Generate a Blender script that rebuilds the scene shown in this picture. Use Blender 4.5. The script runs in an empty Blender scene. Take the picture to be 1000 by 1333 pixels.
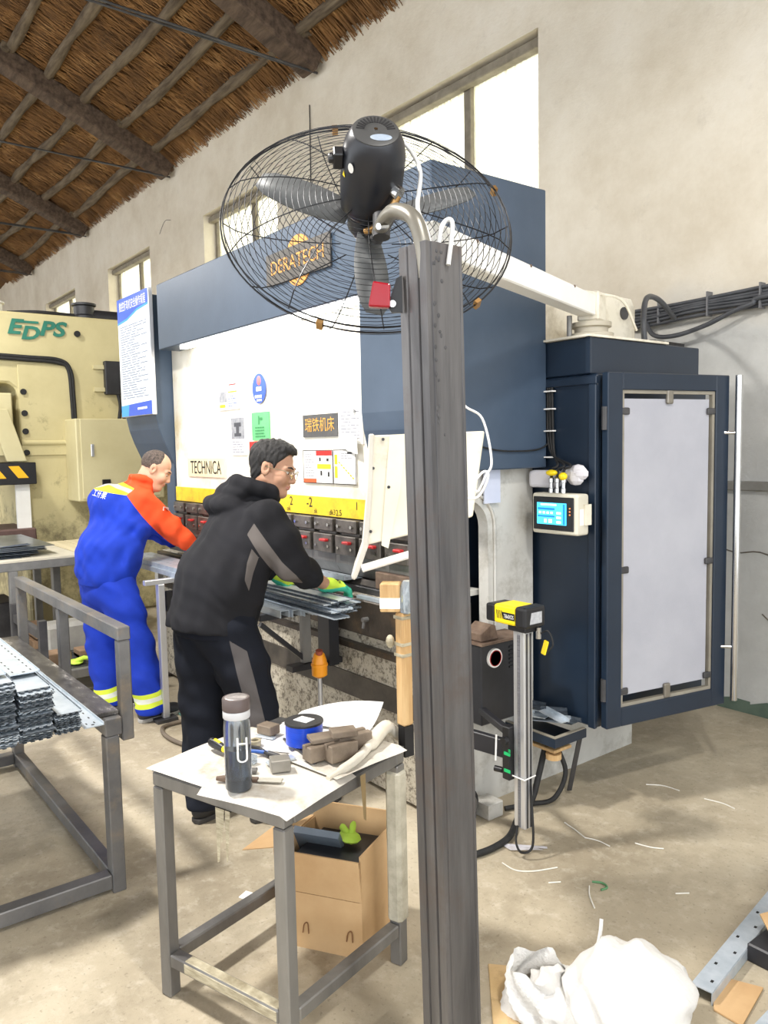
import bpy, math, random
import numpy as np
from mathutils import Vector, Matrix

SC = bpy.context.scene
COL = SC.collection
random.seed(7)
rng = np.random.default_rng(7)
PI = math.pi

# ------------------------------------------------------------------ camera
cam_d = bpy.data.cameras.new('camera')
cam = bpy.data.objects.new('camera', cam_d)
COL.objects.link(cam)
def cam_axes(pitch, roll, yaw):
    f0 = np.array([-math.sin(yaw), math.cos(yaw), 0]); r0 = np.array([math.cos(yaw), math.sin(yaw), 0]); u0 = np.array([0, 0, 1.])
    f = f0*math.cos(pitch)+u0*math.sin(pitch); u = -f0*math.sin(pitch)+u0*math.cos(pitch)
    r = r0*math.cos(roll)+u*math.sin(roll); u2 = -r0*math.sin(roll)+u*math.cos(roll)
    return r, u2, f
r_, u_, f_ = cam_axes(math.radians(-4.792), math.radians(-1.108), math.radians(52.423))
cam.matrix_world = Matrix(((r_[0], u_[0], -f_[0], 0), (r_[1], u_[1], -f_[1], 0), (r_[2], u_[2], -f_[2], 1.65), (0, 0, 0, 1)))
cam_d.sensor_fit = 'HORIZONTAL'; cam_d.sensor_width = 36; cam_d.lens = 36*1028.56/1000
cam_d.clip_start = .05; cam_d.clip_end = 200
SC.camera = cam

# ------------------------------------------------------------------ world, light, exposure
SC.view_settings.view_transform = 'Standard'; SC.view_settings.look = 'None'
SC.view_settings.gamma = 1; SC.view_settings.use_curve_mapping = False
SC.view_settings.exposure = 0.68
wd = bpy.data.worlds.new('daylight'); SC.world = wd; wd.use_nodes = True
bg = wd.node_tree.nodes['Background']; bg.inputs[0].default_value = (.92, .96, 1.0, 1); bg.inputs[1].default_value = 1.8

def area_lamp(name, loc, size, power, color=(1, .97, .92), rot=(0, 0, 0), size_y=None):
    L = bpy.data.lights.new(name, 'AREA'); L.energy = power; L.color = color
    if size_y: L.shape = 'RECTANGLE'; L.size = size; L.size_y = size_y
    else: L.shape = 'DISK'; L.size = size
    o = bpy.data.objects.new(name, L); COL.objects.link(o); o.location = loc; o.rotation_euler = rot
    return o
LAMPS = [(-3.2, 0.0, 4.2), (-6.84, 0.4, 4.4), (-10.5, 0.4, 4.4), (.44, 1.0, 4.4)]
for L, pw in zip(LAMPS, (135, 80, 100, 75)):
    area_lamp('high_bay_light', (L[0], L[1], L[2]-.02), .36, pw)

# ------------------------------------------------------------------ materials
def lin(c):
    return tuple(((x/255)/12.92 if x/255 <= .04045 else ((x/255+.055)/1.055)**2.4) for x in c)+(1,)
class NT:
    def __init__(s, name):
        s.m = bpy.data.materials.new(name); s.m.use_nodes = True; s.t = s.m.node_tree; s.n = s.t.nodes
        s.b = s.n['Principled BSDF']; s.out = s.n['Material Output']
        s.tc = s.n.new('ShaderNodeTexCoord')
    def link(s, a, b): s.t.links.new(a, b)
    def noise(s, scale=5, detail=5, rough=.6, stretch=(1, 1, 1), coord='Object'):
        mp = s.n.new('ShaderNodeMapping'); mp.inputs['Scale'].default_value = stretch
        s.link(s.tc.outputs[coord], mp.inputs[0])
        n = s.n.new('ShaderNodeTexNoise'); n.inputs['Scale'].default_value = scale; n.inputs['Detail'].default_value = detail
        n.inputs['Roughness'].default_value = rough; s.link(mp.outputs[0], n.inputs['Vector']); return n.outputs[0]
    def ramp(s, fac, stops):
        r = s.n.new('ShaderNodeValToRGB'); cr = r.color_ramp
        while len(cr.elements) < len(stops): cr.elements.new(.5)
        for e, (p, c) in zip(cr.elements, stops): e.position = p; e.color = c if len(c) == 4 else lin(c)
        s.link(fac, r.inputs[0]); return r.outputs[0]
    def mix(s, fac, a, b, mode='MIX'):
        m = s.n.new('ShaderNodeMix'); m.data_type = 'RGBA'; m.blend_type = mode
        for k, v in ((0, fac), (6, a), (7, b)):
            if isinstance(v, (int, float)): m.inputs[k].default_value = v
            elif isinstance(v, tuple): m.inputs[k].default_value = v if len(v) == 4 else lin(v)
            else: s.link(v, m.inputs[k])
        return m.outputs[2]
    def math(s, op, a, b=0.):
        m = s.n.new('ShaderNodeMath'); m.operation = op
        for k, v in ((0, a), (1, b)):
            if isinstance(v, (int, float)): m.inputs[k].default_value = v
            else: s.link(v, m.inputs[k])
        return m.outputs[0]
    def attr(s, name):
        a = s.n.new('ShaderNodeAttribute'); a.attribute_name = name; return a.outputs['Fac']
    def bump(s, h, strength=.3, dist=.01):
        b = s.n.new('ShaderNodeBump'); b.inputs['Strength'].default_value = strength; b.inputs['Distance'].default_value = dist
        s.link(h, b.inputs['Height']); s.link(b.outputs[0], s.b.inputs['Normal'])
    def color(s, c):
        if isinstance(c, tuple): s.b.inputs['Base Color'].default_value = c if len(c) == 4 else lin(c)
        else: s.link(c, s.b.inputs['Base Color'])
    def set(s, rough=None, metal=None, spec=None, trans=None, emis=None, estr=None, alpha=None):
        i = s.b.inputs
        if rough is not None:
            if isinstance(rough, (int, float)): i['Roughness'].default_value = rough
            else: s.link(rough, i['Roughness'])
        if metal is not None: i['Metallic'].default_value = metal
        if spec is not None: i['Specular IOR Level'].default_value = spec
        if trans is not None: i['Transmission Weight'].default_value = trans
        if emis is not None:
            if isinstance(emis, tuple): i['Emission Color'].default_value = emis if len(emis) == 4 else lin(emis)
            else: s.link(emis, i['Emission Color'])
            i['Emission Strength'].default_value = estr
        if alpha is not None: i['Alpha'].default_value = alpha

MATS = {}
def mat(name, c1, c2=None, rough=.5, metal=0., scale=6, stretch=(1, 1, 1), lo=.35, hi=.65, bump=0., bscale=60, spec=.5, detail=6, c3=None, dirt=0, dscale=3):
    if name in MATS: return MATS[name]
    s = NT(name)
    if c2 is None: s.color(c1)
    else:
        col = s.ramp(s.noise(scale, detail, .62, stretch), [(lo, c1), (hi, c2)])
        if c3: col = s.mix(s.ramp(s.noise(dscale, 8, .7), [(.5, (0, 0, 0)), (.72, (255, 255, 255))]), col, c3)
        s.color(col)
    s.set(rough=rough, metal=metal, spec=spec)
    if bump: s.bump(s.noise(bscale, 4, .6, stretch), bump, .01)
    MATS[name] = s.m; return s.m

def emission(name, c, st):
    if name in MATS: return MATS[name]
    s = NT(name); s.color(c); s.set(emis=c, estr=st); MATS[name] = s.m; return s.m

# common paints and metals
m_steel = mat('raw_steel', (104, 102, 100), (140, 138, 134), rough=.48, metal=.55, scale=4, stretch=(1, 1, .25), bump=.08, bscale=40)
m_steel_dk = mat('dark_steel', (58, 58, 60), (88, 87, 88), rough=.5, metal=.4, scale=5, bump=.08)
m_galv = mat('galvanised', (172, 184, 194), (204, 212, 220), rough=.34, metal=.4, scale=14, lo=.3, hi=.7)
m_galv_dk = mat('galvanised_edge', (70, 78, 88), (110, 118, 126), rough=.4, metal=.6, scale=30)
m_blue = mat('slate_blue_paint', (59, 74, 92), (69, 84, 103), rough=.38, scale=2, bump=.03, bscale=90)
m_navy = mat('dark_navy_paint', (23, 36, 52), (30, 44, 61), rough=.36, scale=2, bump=.03, bscale=90)
m_cream = mat('cream_paint', (226, 219, 200), (238, 232, 216), rough=.45, scale=3, c3=(190, 180, 158), dscale=5)
m_white = mat('white_paint', (236, 234, 228), (244, 243, 238), rough=.5, scale=4)
m_black = mat('black_plastic', (22, 22, 24), (30, 30, 33), rough=.4, scale=10)
m_blk_paint = mat('black_paint', (30, 31, 35), (44, 44, 48), rough=.42, scale=4, bump=.04)
m_rubber = mat('black_rubber', (26, 26, 27), (38, 38, 38), rough=.7, scale=30)
m_chrome = mat('chrome', (205, 205, 205), rough=.14, metal=1.)
m_alu = mat('aluminium', (196, 198, 202), (216, 217, 220), rough=.32, metal=.7, scale=6, stretch=(1, 1, .1))
m_card = mat('cardboard', (184, 148, 104), (202, 168, 124), rough=.85, scale=3, bump=.05, bscale=120)
m_paper = mat('paper', (236, 234, 230), (248, 247, 244), rough=.8, scale=2)
m_red = mat('red_plastic', (178, 40, 42), (194, 54, 52), rough=.3, scale=8)
m_yellow = mat('yellow_plastic', (242, 212, 18), (248, 220, 30), rough=.4, scale=5)
m_wood = mat('pine_wood', (184, 146, 96), (210, 176, 126), rough=.6, scale=9, stretch=(6, 6, .5), bump=.08, bscale=30)
m_rust = mat('rusty_brown', (92, 74, 62), (128, 108, 92), rough=.7, metal=.2, scale=14, bump=.15)

# ------------------------------------------------------------------ mesh builder
def V(*a): return Vector(a)
class MB:
    def __init__(s): s.v = []; s.f = []
    def add(s, vs, fs):
        n = len(s.v); s.v += [tuple(p) for p in vs]; s.f += [tuple(i+n for i in q) for q in fs]; return s
    def box(s, x0, x1, y0, y1, z0, z1):
        vs = [(x, y, z) for z in (z0, z1) for y in (y0, y1) for x in (x0, x1)]
        return s.add(vs, [(0, 2, 3, 1), (4, 5, 7, 6), (0, 1, 5, 4), (2, 6, 7, 3), (0, 4, 6, 2), (1, 3, 7, 5)])
    def obox(s, c, a, b, d):
        c, a, b, d = map(Vector, (c, a, b, d))
        vs = [c+a*i+b*j+d*k for k in (-1, 1) for j in (-1, 1) for i in (-1, 1)]
        fs = [(0, 2, 3, 1), (4, 5, 7, 6), (0, 1, 5, 4), (2, 6, 7, 3), (0, 4, 6, 2), (1, 3, 7, 5)]
        if a.cross(b).dot(d) < 0: fs = [q[::-1] for q in fs]
        return s.add(vs, fs)
    def bar(s, p, q, w, h, up=(0, 0, 1)):
        p, q, up = Vector(p), Vector(q), Vector(up); d = (q-p); L = d.length; d.normalize()
        r = d.cross(up)
        if r.length < 1e-4: r = d.cross(Vector((1, 0, 0)))
        r.normalize(); u = r.cross(d)
        return s.obox((p+q)/2, d*L/2, r*w/2, u*h/2)
    def tube(s, pts, r, n=8, closed=False, cap=True):
        pts = [Vector(p) for p in pts]; N = len(pts); rs = r if isinstance(r, (list, tuple)) else [r]*N
        T = []
        for i in range(N):
            a = pts[i-1] if (i > 0 or closed) else pts[i]; b = pts[(i+1) % N] if (i < N-1 or closed) else pts[i]
            t = (b-a); t.normalize(); T.append(t)
        ref = Vector((0, 0, 1)) if abs(T[0].z) < .9 else Vector((1, 0, 0))
        u = T[0].cross(ref).normalized(); base = len(s.v)
        for i in range(N):
            u = (u-T[i]*u.dot(T[i])).normalized(); w = T[i].cross(u)
            for k in range(n):
                an = 2*PI*k/n; s.v.append(tuple(pts[i]+(u*math.cos(an)+w*math.sin(an))*rs[i]))
        M_ = N if closed else N-1
        for i in range(M_):
            for k in range(n):
                j = (i+1) % N; k2 = (k+1) % n
                s.f.append((base+i*n+k, base+i*n+k2, base+j*n+k2, base+j*n+k))
        if cap and not closed:
            s.f.append(tuple(base+k for k in range(n))[::-1]); s.f.append(tuple(base+(N-1)*n+k for k in range(n)))
        return s
    def cyl(s, p, q, r, n=16): return s.tube([p, q], r, n)
    def lathe(s, prof, o, axis=(0, 0, 1), n=24):
        o, ax = Vector(o), Vector(axis).normalized(); ref = Vector((1, 0, 0)) if abs(ax.x) < .9 else Vector((0, 1, 0))
        u = ax.cross(ref).normalized(); w = ax.cross(u); base = len(s.v)
        for (r, h) in prof:
            for k in range(n):
                an = 2*PI*k/n; s.v.append(tuple(o+ax*h+(u*math.cos(an)+w*math.sin(an))*r))
        for i in range(len(prof)-1):
            for k in range(n):
                k2 = (k+1) % n; s.f.append((base+i*n+k, base+i*n+k2, base+(i+1)*n+k2, base+(i+1)*n+k))
        if prof[0][0] > 1e-5: s.f.append(tuple(base+k for k in range(n))[::-1])
        if prof[-1][0] > 1e-5: s.f.append(tuple(base+(len(prof)-1)*n+k for k in range(n)))
        return s
    def prism(s, poly, off):
        P = [Vector(p) for p in poly]; off = Vector(off); n = len(P)
        nrm = Vector((0, 0, 0))
        for i in range(n): nrm += P[i].cross(P[(i+1) % n])
        if nrm.dot(off) < 0: P = P[::-1]
        vs = P+[p+off for p in P]
        fs = [tuple(range(n))[::-1], tuple(range(n, 2*n))]+[(i, (i+1) % n, n+(i+1) % n, n+i) for i in range(n)]
        return s.add(vs, fs)
    def ell(s, c, r, n=14, m=9, R=None):
        c = Vector(c); base = len(s.v)
        for j in range(m+1):
            t = PI*j/m
            for k in range(n):
                a = 2*PI*k/n; p = Vector((r[0]*math.sin(t)*math.cos(a), r[1]*math.sin(t)*math.sin(a), r[2]*math.cos(t)))
                s.v.append(tuple(c+(R @ p if R else p)))
        for j in range(m):
            for k in range(n):
                k2 = (k+1) % n; s.f.append((base+j*n+k, base+(j+1)*n+k, base+(j+1)*n+k2, base+j*n+k2))
        return s
    def quad(s, *p): return s.add(p, [tuple(range(len(p)))])
    def build(s, name, m, parent=None, smooth=None, bevel=0, seg=1, kind=None, label=None, rel=True):
        me = bpy.data.meshes.new(name)
        L = LOC.get(parent.name, (0, 0, 0)) if (parent is not None and rel) else (0, 0, 0)
        me.from_pydata([(p[0]-L[0], p[1]-L[1], p[2]-L[2]) for p in s.v], [], s.f)
        return finish(me, name, m, parent, smooth, bevel, seg, kind, label)

LOC = {}
def finish(me, name, m, parent=None, smooth=None, bevel=0, seg=1, kind=None, label=None):
    me.update()
    if m: me.materials.append(m)
    if smooth is not None:
        me.polygons.foreach_set('use_smooth', [True]*len(me.polygons)); me.set_sharp_from_angle(angle=math.radians(smooth))
    o = bpy.data.objects.new(name, me); COL.objects.link(o)
    if parent is not None:
        o.parent = parent; LOC[o.name] = LOC.get(parent.name, (0, 0, 0))
    if bevel:
        b = o.modifiers.new('bevel', 'BEVEL'); b.width = bevel; b.segments = seg; b.limit_method = 'ANGLE'; b.angle_limit = .6
    if kind: o['kind'] = kind
    if label: o['label'] = label
    return o
def tag(o, label, cat, group=None):
    o['label'] = label; o['category'] = cat
    if group: o['group'] = group
    return o
def thing(name, label, cat, loc=(0, 0, 0), group=None):
    o = bpy.data.objects.new(name, None); o.empty_display_size = .1; COL.objects.link(o); o.location = loc
    LOC[o.name] = tuple(loc); return tag(o, label, cat, group)
def single(mb, name, m, label, cat, loc=(0, 0, 0), group=None, **k):
    """a thing that is one mesh, its origin at loc (world-space vertices given)"""
    mb.v = [(p[0]-loc[0], p[1]-loc[1], p[2]-loc[2]) for p in mb.v]
    o = mb.build(name, m, None, **k); o.location = loc; return tag(o, label, cat, group)
def copy_tree(o, parent=None):
    c = o.copy(); COL.objects.link(c); c.parent = parent
    LOC[c.name] = LOC.get(o.name, (0, 0, 0))
    for ch in o.children: copy_tree(ch, c)
    return c
def struct(o): o['kind'] = 'structure'; return o

def text_geo(body, size=1., extrude=0., shear=0., xs=1., bold=0.):
    cu = bpy.data.curves.new('txt', 'FONT'); cu.body = body; cu.size = size; cu.extrude = extrude; cu.shear = shear; cu.offset = bold
    cu.align_x = 'CENTER'; cu.align_y = 'CENTER'; cu.resolution_u = 3
    ob = bpy.data.objects.new('txt', cu); COL.objects.link(ob)
    dg = bpy.context.evaluated_depsgraph_get(); me = bpy.data.meshes.new_from_object(ob.evaluated_get(dg))
    vs = [(v.co.x*xs, v.co.y, v.co.z) for v in me.vertices]; fs = [tuple(p.vertices) for p in me.polygons]
    bpy.data.objects.remove(ob); bpy.data.curves.remove(cu); bpy.data.meshes.remove(me)
    return vs, fs
def text_on(mb, body, size, o, ux, uy, xs=1., shear=0., fit=None, bold=0.):
    vs, fs = text_geo(body, size, 0, shear, xs, bold)
    o, ux, uy = Vector(o), Vector(ux).normalized(), Vector(uy).normalized()
    if fit and vs:
        w = max(v[0] for v in vs)-min(v[0] for v in vs); cx = (max(v[0] for v in vs)+min(v[0] for v in vs))/2
        k = fit/max(w, 1e-6); vs = [((v[0]-cx)*k, v[1], v[2]) for v in vs]
    return mb.add([o+ux*v[0]+uy*v[1] for v in vs], fs)
def bez(pts, n=8):
    """Catmull-Rom through points"""
    P = [Vector(p) for p in pts]; P = [P[0]*2-P[1]]+P+[P[-1]*2-P[-2]]; out = []
    for i in range(1, len(P)-2):
        for k in range(n):
            t = k/n; a, b, c, d = P[i-1:i+3]
            out.append(.5*((2*b)+(c-a)*t+(2*a-5*b+4*c-d)*t*t+(3*b-a-3*c+d)*t**3))
    out.append(P[-2]); return out
# ================================================================== the hall
s = NT('concrete_floor')
c = s.ramp(s.noise(.9, 8, .65), [(.3, (150, 138, 117)), (.5, (180, 168, 145)), (.72, (202, 191, 168))])
c = s.mix(s.ramp(s.noise(2.3, 10, .72, (1, .55, 1)), [(.50, (0, 0, 0)), (.68, (190, 190, 190))]), c, (116, 105, 86))
c = s.mix(s.ramp(s.noise(14, 6, .7), [(.52, (0, 0, 0)), (.74, (200, 200, 200))]), c, (214, 205, 186))
c = s.mix(s.ramp(s.noise(60, 3, .6), [(.60, (0, 0, 0)), (.70, (170, 170, 170))]), c, (104, 95, 78))
c = s.mix(s.ramp(s.noise(5.5, 10, .8), [(.53, (0, 0, 0)), (.62, (130, 130, 130))]), c, (138, 126, 104))
s.color(c); s.set(rough=s.ramp(s.noise(3, 6), [(.35, (.5, .5, .5, 1)), (.65, (.8, .8, .8, 1))]))
s.bump(s.noise(26, 8, .7), .22, .012); m_floor = s.m
MB().box(-24, 5, -8, 4.6, -.2, 0).build('floor', m_floor)
struct(bpy.data.objects['floor'])

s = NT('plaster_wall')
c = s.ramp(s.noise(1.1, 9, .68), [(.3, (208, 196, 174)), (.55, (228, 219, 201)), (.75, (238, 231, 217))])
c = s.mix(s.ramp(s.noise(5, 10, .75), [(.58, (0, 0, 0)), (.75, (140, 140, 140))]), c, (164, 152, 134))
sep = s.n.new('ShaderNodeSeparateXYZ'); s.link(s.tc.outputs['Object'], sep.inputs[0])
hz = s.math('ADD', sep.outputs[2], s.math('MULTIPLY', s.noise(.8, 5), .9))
c = s.mix(s.ramp(s.math('DIVIDE', hz, 5.), [(.52, (255, 255, 255)), (.60, (0, 0, 0))]), c, s.ramp(s.noise(1.6, 9, .7), [(.3, (184, 184, 180)), (.7, (212, 212, 208))]))  # greyer lower wall: cement tone plus cooler light put into the colour
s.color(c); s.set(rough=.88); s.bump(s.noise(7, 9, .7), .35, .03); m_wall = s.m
WY = 4.55; WT = .36
WIN = [(-6.03, -3.99), (-9.58, -7.72), (-13.22, -11.40), (-16.95, -15.0)]
WZ0, WZ1 = 3.2, 4.62
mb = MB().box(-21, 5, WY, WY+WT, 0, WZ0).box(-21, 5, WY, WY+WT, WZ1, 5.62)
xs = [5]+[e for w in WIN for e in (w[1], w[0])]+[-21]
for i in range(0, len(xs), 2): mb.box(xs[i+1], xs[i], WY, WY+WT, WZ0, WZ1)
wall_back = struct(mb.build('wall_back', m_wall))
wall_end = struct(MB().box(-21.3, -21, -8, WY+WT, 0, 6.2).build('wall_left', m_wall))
# plaster cracks and the conduit groove on the wall
m_crack = mat('crack_dark', (92, 86, 76), (120, 112, 100), rough=.9)
for pts in ([(-2.62, 4.548, 1.02), (-2.45, 4.548, .97), (-2.3, 4.548, .985), (-2.1, 4.548, .93), (-1.8, 4.548, .95)],
            [(-2.28, 4.548, .62), (-2.15, 4.548, .5), (-2.2, 4.548, .4), (-2.05, 4.548, .31)],
            [(-8.2, 4.548, 4.9), (-8.05, 4.548, 4.75), (-8.1, 4.548, 4.62)],
            [(-11.0, 4.548, 4.7), (-10.8, 4.548, 4.83), (-10.6, 4.548, 4.8)]):
    MB().tube(bez(pts, 4), .004, 4).build('plaster_crack', m_crack, wall_back)
mb = MB().box(-3.4, 3, 4.515, 4.56, 1.345, 1.40)
mb.build('wall_rail', mat('rail_grey', (128, 126, 120), (150, 148, 142), rough=.7), wall_back, bevel=.006)
# green paint strip peeling at the wall's foot
mb = MB()
for i in range(9):
    x = -2.55+i*.21; h = .06+.05*random.random()
    mb.quad((x, 4.546, 0), (x+.21, 4.546, 0), (x+.21, 4.546, h), (x+.1, 4.546, h+.03*random.random()), (x, 4.546, .06))
mb.build('peeling_paint', mat('green_paint', (74, 92, 80), (96, 112, 98), rough=.8), wall_back)

s = NT('dusty_pane')
tr = s.n.new('ShaderNodeBsdfTranslucent'); tp = s.n.new('ShaderNodeBsdfTransparent'); mx = s.n.new('ShaderNodeMixShader')
cc = s.ramp(s.noise(3, 5, .6, (4, 1, .4)), [(.3, (246, 240, 208)), (.6, (255, 252, 240))])
s.link(cc, tr.inputs[0]); tp.inputs[0].default_value = lin((252, 248, 232))
s.link(s.ramp(s.noise(6, 5, .6, (5, 1, .5)), [(.35, (.15, .15, .15, 1)), (.65, (.6, .6, .6, 1))]), mx.inputs[0])
s.link(tp.outputs[0], mx.inputs[1]); s.link(tr.outputs[0], mx.inputs[2]); s.link(mx.outputs[0], s.out.inputs[0])
m_pane = s.m
m_frame = mat('old_window_frame', (120, 112, 98), (150, 142, 126), rough=.7, scale=8)
for k, (x0, x1) in enumerate(WIN):
    w = bpy.data.objects.new('window_%d' % (k+1), None); COL.objects.link(w); w['kind'] = 'structure'
    w.location = ((x0+x1)/2, WY+.2, WZ0); LOC[w.name] = tuple(w.location)
    ya, yb = WY+.16, WY+.22; t = .06; xm = x0+(x1-x0)*.56
    mb = MB().box(x0, x1, ya, yb, WZ0, WZ0+t).box(x0, x1, ya, yb, WZ1-t, WZ1).box(x0, x0+t, ya, yb, WZ0+t, WZ1-t).box(x1-t, x1, ya, yb, WZ0+t, WZ1-t)
    mb.build('window_frame', m_frame, w, bevel=.006)
    MB().box(xm-.04, xm+.04, ya-.01, yb, WZ0+t, WZ1-t).build('mullion', m_frame, w, bevel=.006)
    MB().box(x0+t, xm-.04, ya+.03, ya+.036, WZ0+t, WZ1-t).build('pane', m_pane, w)
    MB().box(xm+.04, x1-t, ya+.03, ya+.036, WZ0+t, WZ1-t).build('pane', m_pane, w)
    MB().box(x0+.02, x1-.02, ya-.1, ya-.02, WZ1-.09, WZ1-.02).build('lintel_strip', m_frame, w, bevel=.008)

# roof: reed thatch on purlins and timber rafters
SL = .45; Y0, Z0 = 4.95, 5.34      # underside line z = Z0 + SL*(Y0-y)
def roof_z(y): return Z0+SL*(Y0-y)
RIDGE = -1.2
s = NT('reed_thatch')
c = s.ramp(s.noise(16, 8, .75, (5, .5, .5)), [(.28, (46, 30, 16)), (.5, (112, 77, 40)), (.72, (170, 126, 74))])
c = s.mix(s.ramp(s.noise(.9, 5, .6), [(.4, (0, 0, 0)), (.7, (160, 160, 160))]), c, (74, 58, 40))
s.color(c); s.set(rough=.95); s.bump(s.noise(16, 6, .75, (5, .5, .5)), .9, .03); m_thatch = s.m
s = NT('straw')
c = s.ramp(s.noise(3, 4, .6), [(.3, (84, 58, 31)), (.55, (138, 98, 55)), (.75, (184, 144, 92))])
s.color(c); s.set(rough=.9); m_straw = s.m
nx, ny = 150, 46
X = np.linspace(-21.2, 5, nx); Y = np.linspace(Y0, RIDGE, ny)
vs = []; fs = []
for j, y in enumerate(Y):
    for i, x in enumerate(X):
        sag = .05*math.sin((Y0-y)/.47*2*PI+.4)*1.0
        vs.append((x, y, roof_z(y)+.06+sag*.6+.03*rng.standard_normal()))
for j in range(ny-1):
    for i in range(nx-1):
        a = j*nx+i; fs.append((a, a+1, a+nx+1, a+nx))
ceil_ = MB().add(vs, fs)
n0 = len(vs); ceil_.add([(p[0], p[1], p[2]+.35) for p in vs], [q[::-1] for q in fs])
# the far slope of the roof
ceil_.box(-21.2, 5, RIDGE-.02, RIDGE+.02, roof_z(RIDGE), roof_z(RIDGE)+.5)
ceil_.obox((-8.1, RIDGE-3.4, roof_z(RIDGE)+.2-3.4*SL), (13.1, 0, 0), (0, 3.4, 3.4*SL), (0, -.1*SL, .1))
ceiling = struct(ceil_.build('ceiling', m_thatch, smooth=60))
# single reeds hanging out of the thatch
sv = []; sf = []
def straw(x, y, L, jx, dz0, dz1, w):
    b = len(sv); y2 = y-L; z1 = roof_z(y)+.02+dz0; z2 = roof_z(y2)+.02+dz1; x2 = x+jx
    sv.extend([(x-w, y, z1), (x+w, y, z1+.002), (x2+w, y2, z2+.002), (x2-w, y2, z2)]); sf.append((b, b+1, b+2, b+3))
for i in range(17000):
    x = -19.5+16.5*random.random()**.8; y = Y0-.25-random.random()*3.6
    straw(x, y, .18+.25*random.random(), random.uniform(-.07, .07), random.uniform(-.05, .05), random.uniform(-.06, .05), random.uniform(.0025, .006))
for i in range(2600):
    x = -19.5+17*random.random(); y = 4.55+random.uniform(-.02, .14)
    straw(x, y, .3+.2*random.random(), random.uniform(-.06, .06), random.uniform(-.14, -.01), random.uniform(-.05, .04), random.uniform(.003, .006))
MB().add(sv, sf).build('reed', m_straw, ceiling, kind='stuff')
m_timber = mat('old_timber', (66, 52, 42), (104, 86, 70), rough=.85, scale=6, stretch=(.6, 3, 3), bump=.35, bscale=14)
m_pole = mat('whitish_pole', (78, 65, 50), (122, 108, 88), rough=.9, scale=5, stretch=(.5, 4, 4), bump=.3, bscale=18)
RX = [-3.2+3.64*1, -3.2, -6.84, -10.5, -14.12, -17.72]
for x in RX:
    p = Vector((x, 4.50, roof_z(4.50)-.13)); q = Vector((x, RIDGE, roof_z(RIDGE)-.13))
    MB().bar(p, q, .26, .24).build('rafter', m_timber, ceiling, bevel=.03, seg=2)
    for dx, dz in ((-.06, -.17), (.05, -.22)):
        MB().cyl((x+dx, 4.5, roof_z(4.5)+dz), (x+dx*2, RIDGE, roof_z(4.5)+dz+.05), .011, 6).build('tie_rod', m_steel_dk, ceiling)
for i, x in enumerate(RX[:-1]):
    x2 = RX[i+1]
    for k in range(12):
        y = 4.28-.44*k
        if y < RIDGE: break
        pts = [(x+.2+(x2-.4-x)*t, y+.03*math.sin(5*t+k*2+i), roof_z(y)-.01+.015*math.sin(7*t+k)) for t in np.linspace(0, 1, 7)]
        MB().tube(pts, [.058+.014*math.sin(3*j+k+i) for j in range(7)], 8).build('purlin', m_pole, ceiling, smooth=50)
# the lamps that hang from the rafters
for k, L in enumerate(LAMPS):
    t = thing('high_bay_lamp', 'round grey high bay lamp hanging under the reed roof', 'lamp', (L[0], L[1], L[2]), 'high bay lamps under the roof')
    MB().lathe([(.2, 0), (.21, .02), (.15, .12), (.07, .2), (.05, .3), (.0, .3)], L, (0, 0, 1), 24).build('reflector', m_alu, t, smooth=40)
    MB().cyl((L[0], L[1], L[2]+.28), (L[0], L[1], 5.27), .008, 6).build('chain', m_steel_dk, t)
# ================================================================== press brake
s = NT('dirty_cream_bed')
c = s.ramp(s.noise(3, 8, .7), [(.3, (176, 168, 150)), (.7, (208, 201, 184))])
c = s.mix(s.ramp(s.noise(38, 8, .8), [(.49, (0, 0, 0)), (.57, (235, 235, 235))]), c, (84, 76, 66))
c = s.mix(s.ramp(s.noise(2.2, 6, .7), [(.45, (0, 0, 0)), (.7, (170, 170, 170))]), c, (112, 98, 80))
s.color(c); s.set(rough=.7); s.bump(s.noise(40, 5), .15, .01); m_bed = s.m
m_table = mat('oily_steel', (40, 36, 32), (74, 66, 58), rough=.42, metal=.4, scale=5, c3=(98, 80, 60), dscale=9, bump=.1)
m_ram = mat('ram_white', (232, 227, 212), (242, 238, 226), rough=.5, scale=2.5, c3=(206, 190, 150), dscale=2.4)
m_band = mat('yellow_band', (226, 192, 26), (240, 212, 40), rough=.45, scale=6, c3=(196, 158, 40), dscale=8)
m_clamp = mat('clamp_steel', (74, 70, 66), (112, 106, 100), rough=.45, metal=.5, scale=12, bump=.1)
m_gap = mat('gap_black', (18, 18, 20), (28, 28, 30), rough=.6)
m_cplate = mat('grey_cream_plate', (186, 184, 178), (206, 204, 197), rough=.55, scale=2.5, c3=(160, 156, 146), dscale=7, bump=.05)
PB = thing('press_brake', 'long slate blue press brake with white ram face and yellow lower band', 'machine', (-4.2, 2.9, 0))
# frame
prof = [(2.17, 2.74), (2.17, 1.90), (2.19, 1.80), (2.225, 1.70), (2.295, 1.54), (2.36, 1.46), (2.9, 1.46), (2.9, 2.74)]
MB().prism([(-6.05, y, z) for y, z in prof], (.6, 0, 0)).build('side_housing', m_blue, PB, bevel=.006)
prof = [(2.15, 2.785), (2.15, 1.80), (2.16, 1.72), (2.185, 1.62), (2.22, 1.535), (2.84, 1.535), (2.84, 2.785)]
MB().prism([(-2.953, y, z) for y, z in prof], (.507, 0, 0)).build('side_housing', m_blue, PB, bevel=.005)
MB().box(-5.30, -2.955, 2.15, 2.52, 2.335, 2.775).build('upper_beam', m_blue, PB, bevel=.006)
MB().box(-5.44, -2.70, 2.30, 2.40, 1.285, 2.70).build('ram', m_ram, PB, bevel=.004)
MB().box(-5.44, -2.70, 2.292, 2.2995, 1.287, 1.386).build('yellow_band', m_band, PB)
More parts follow.
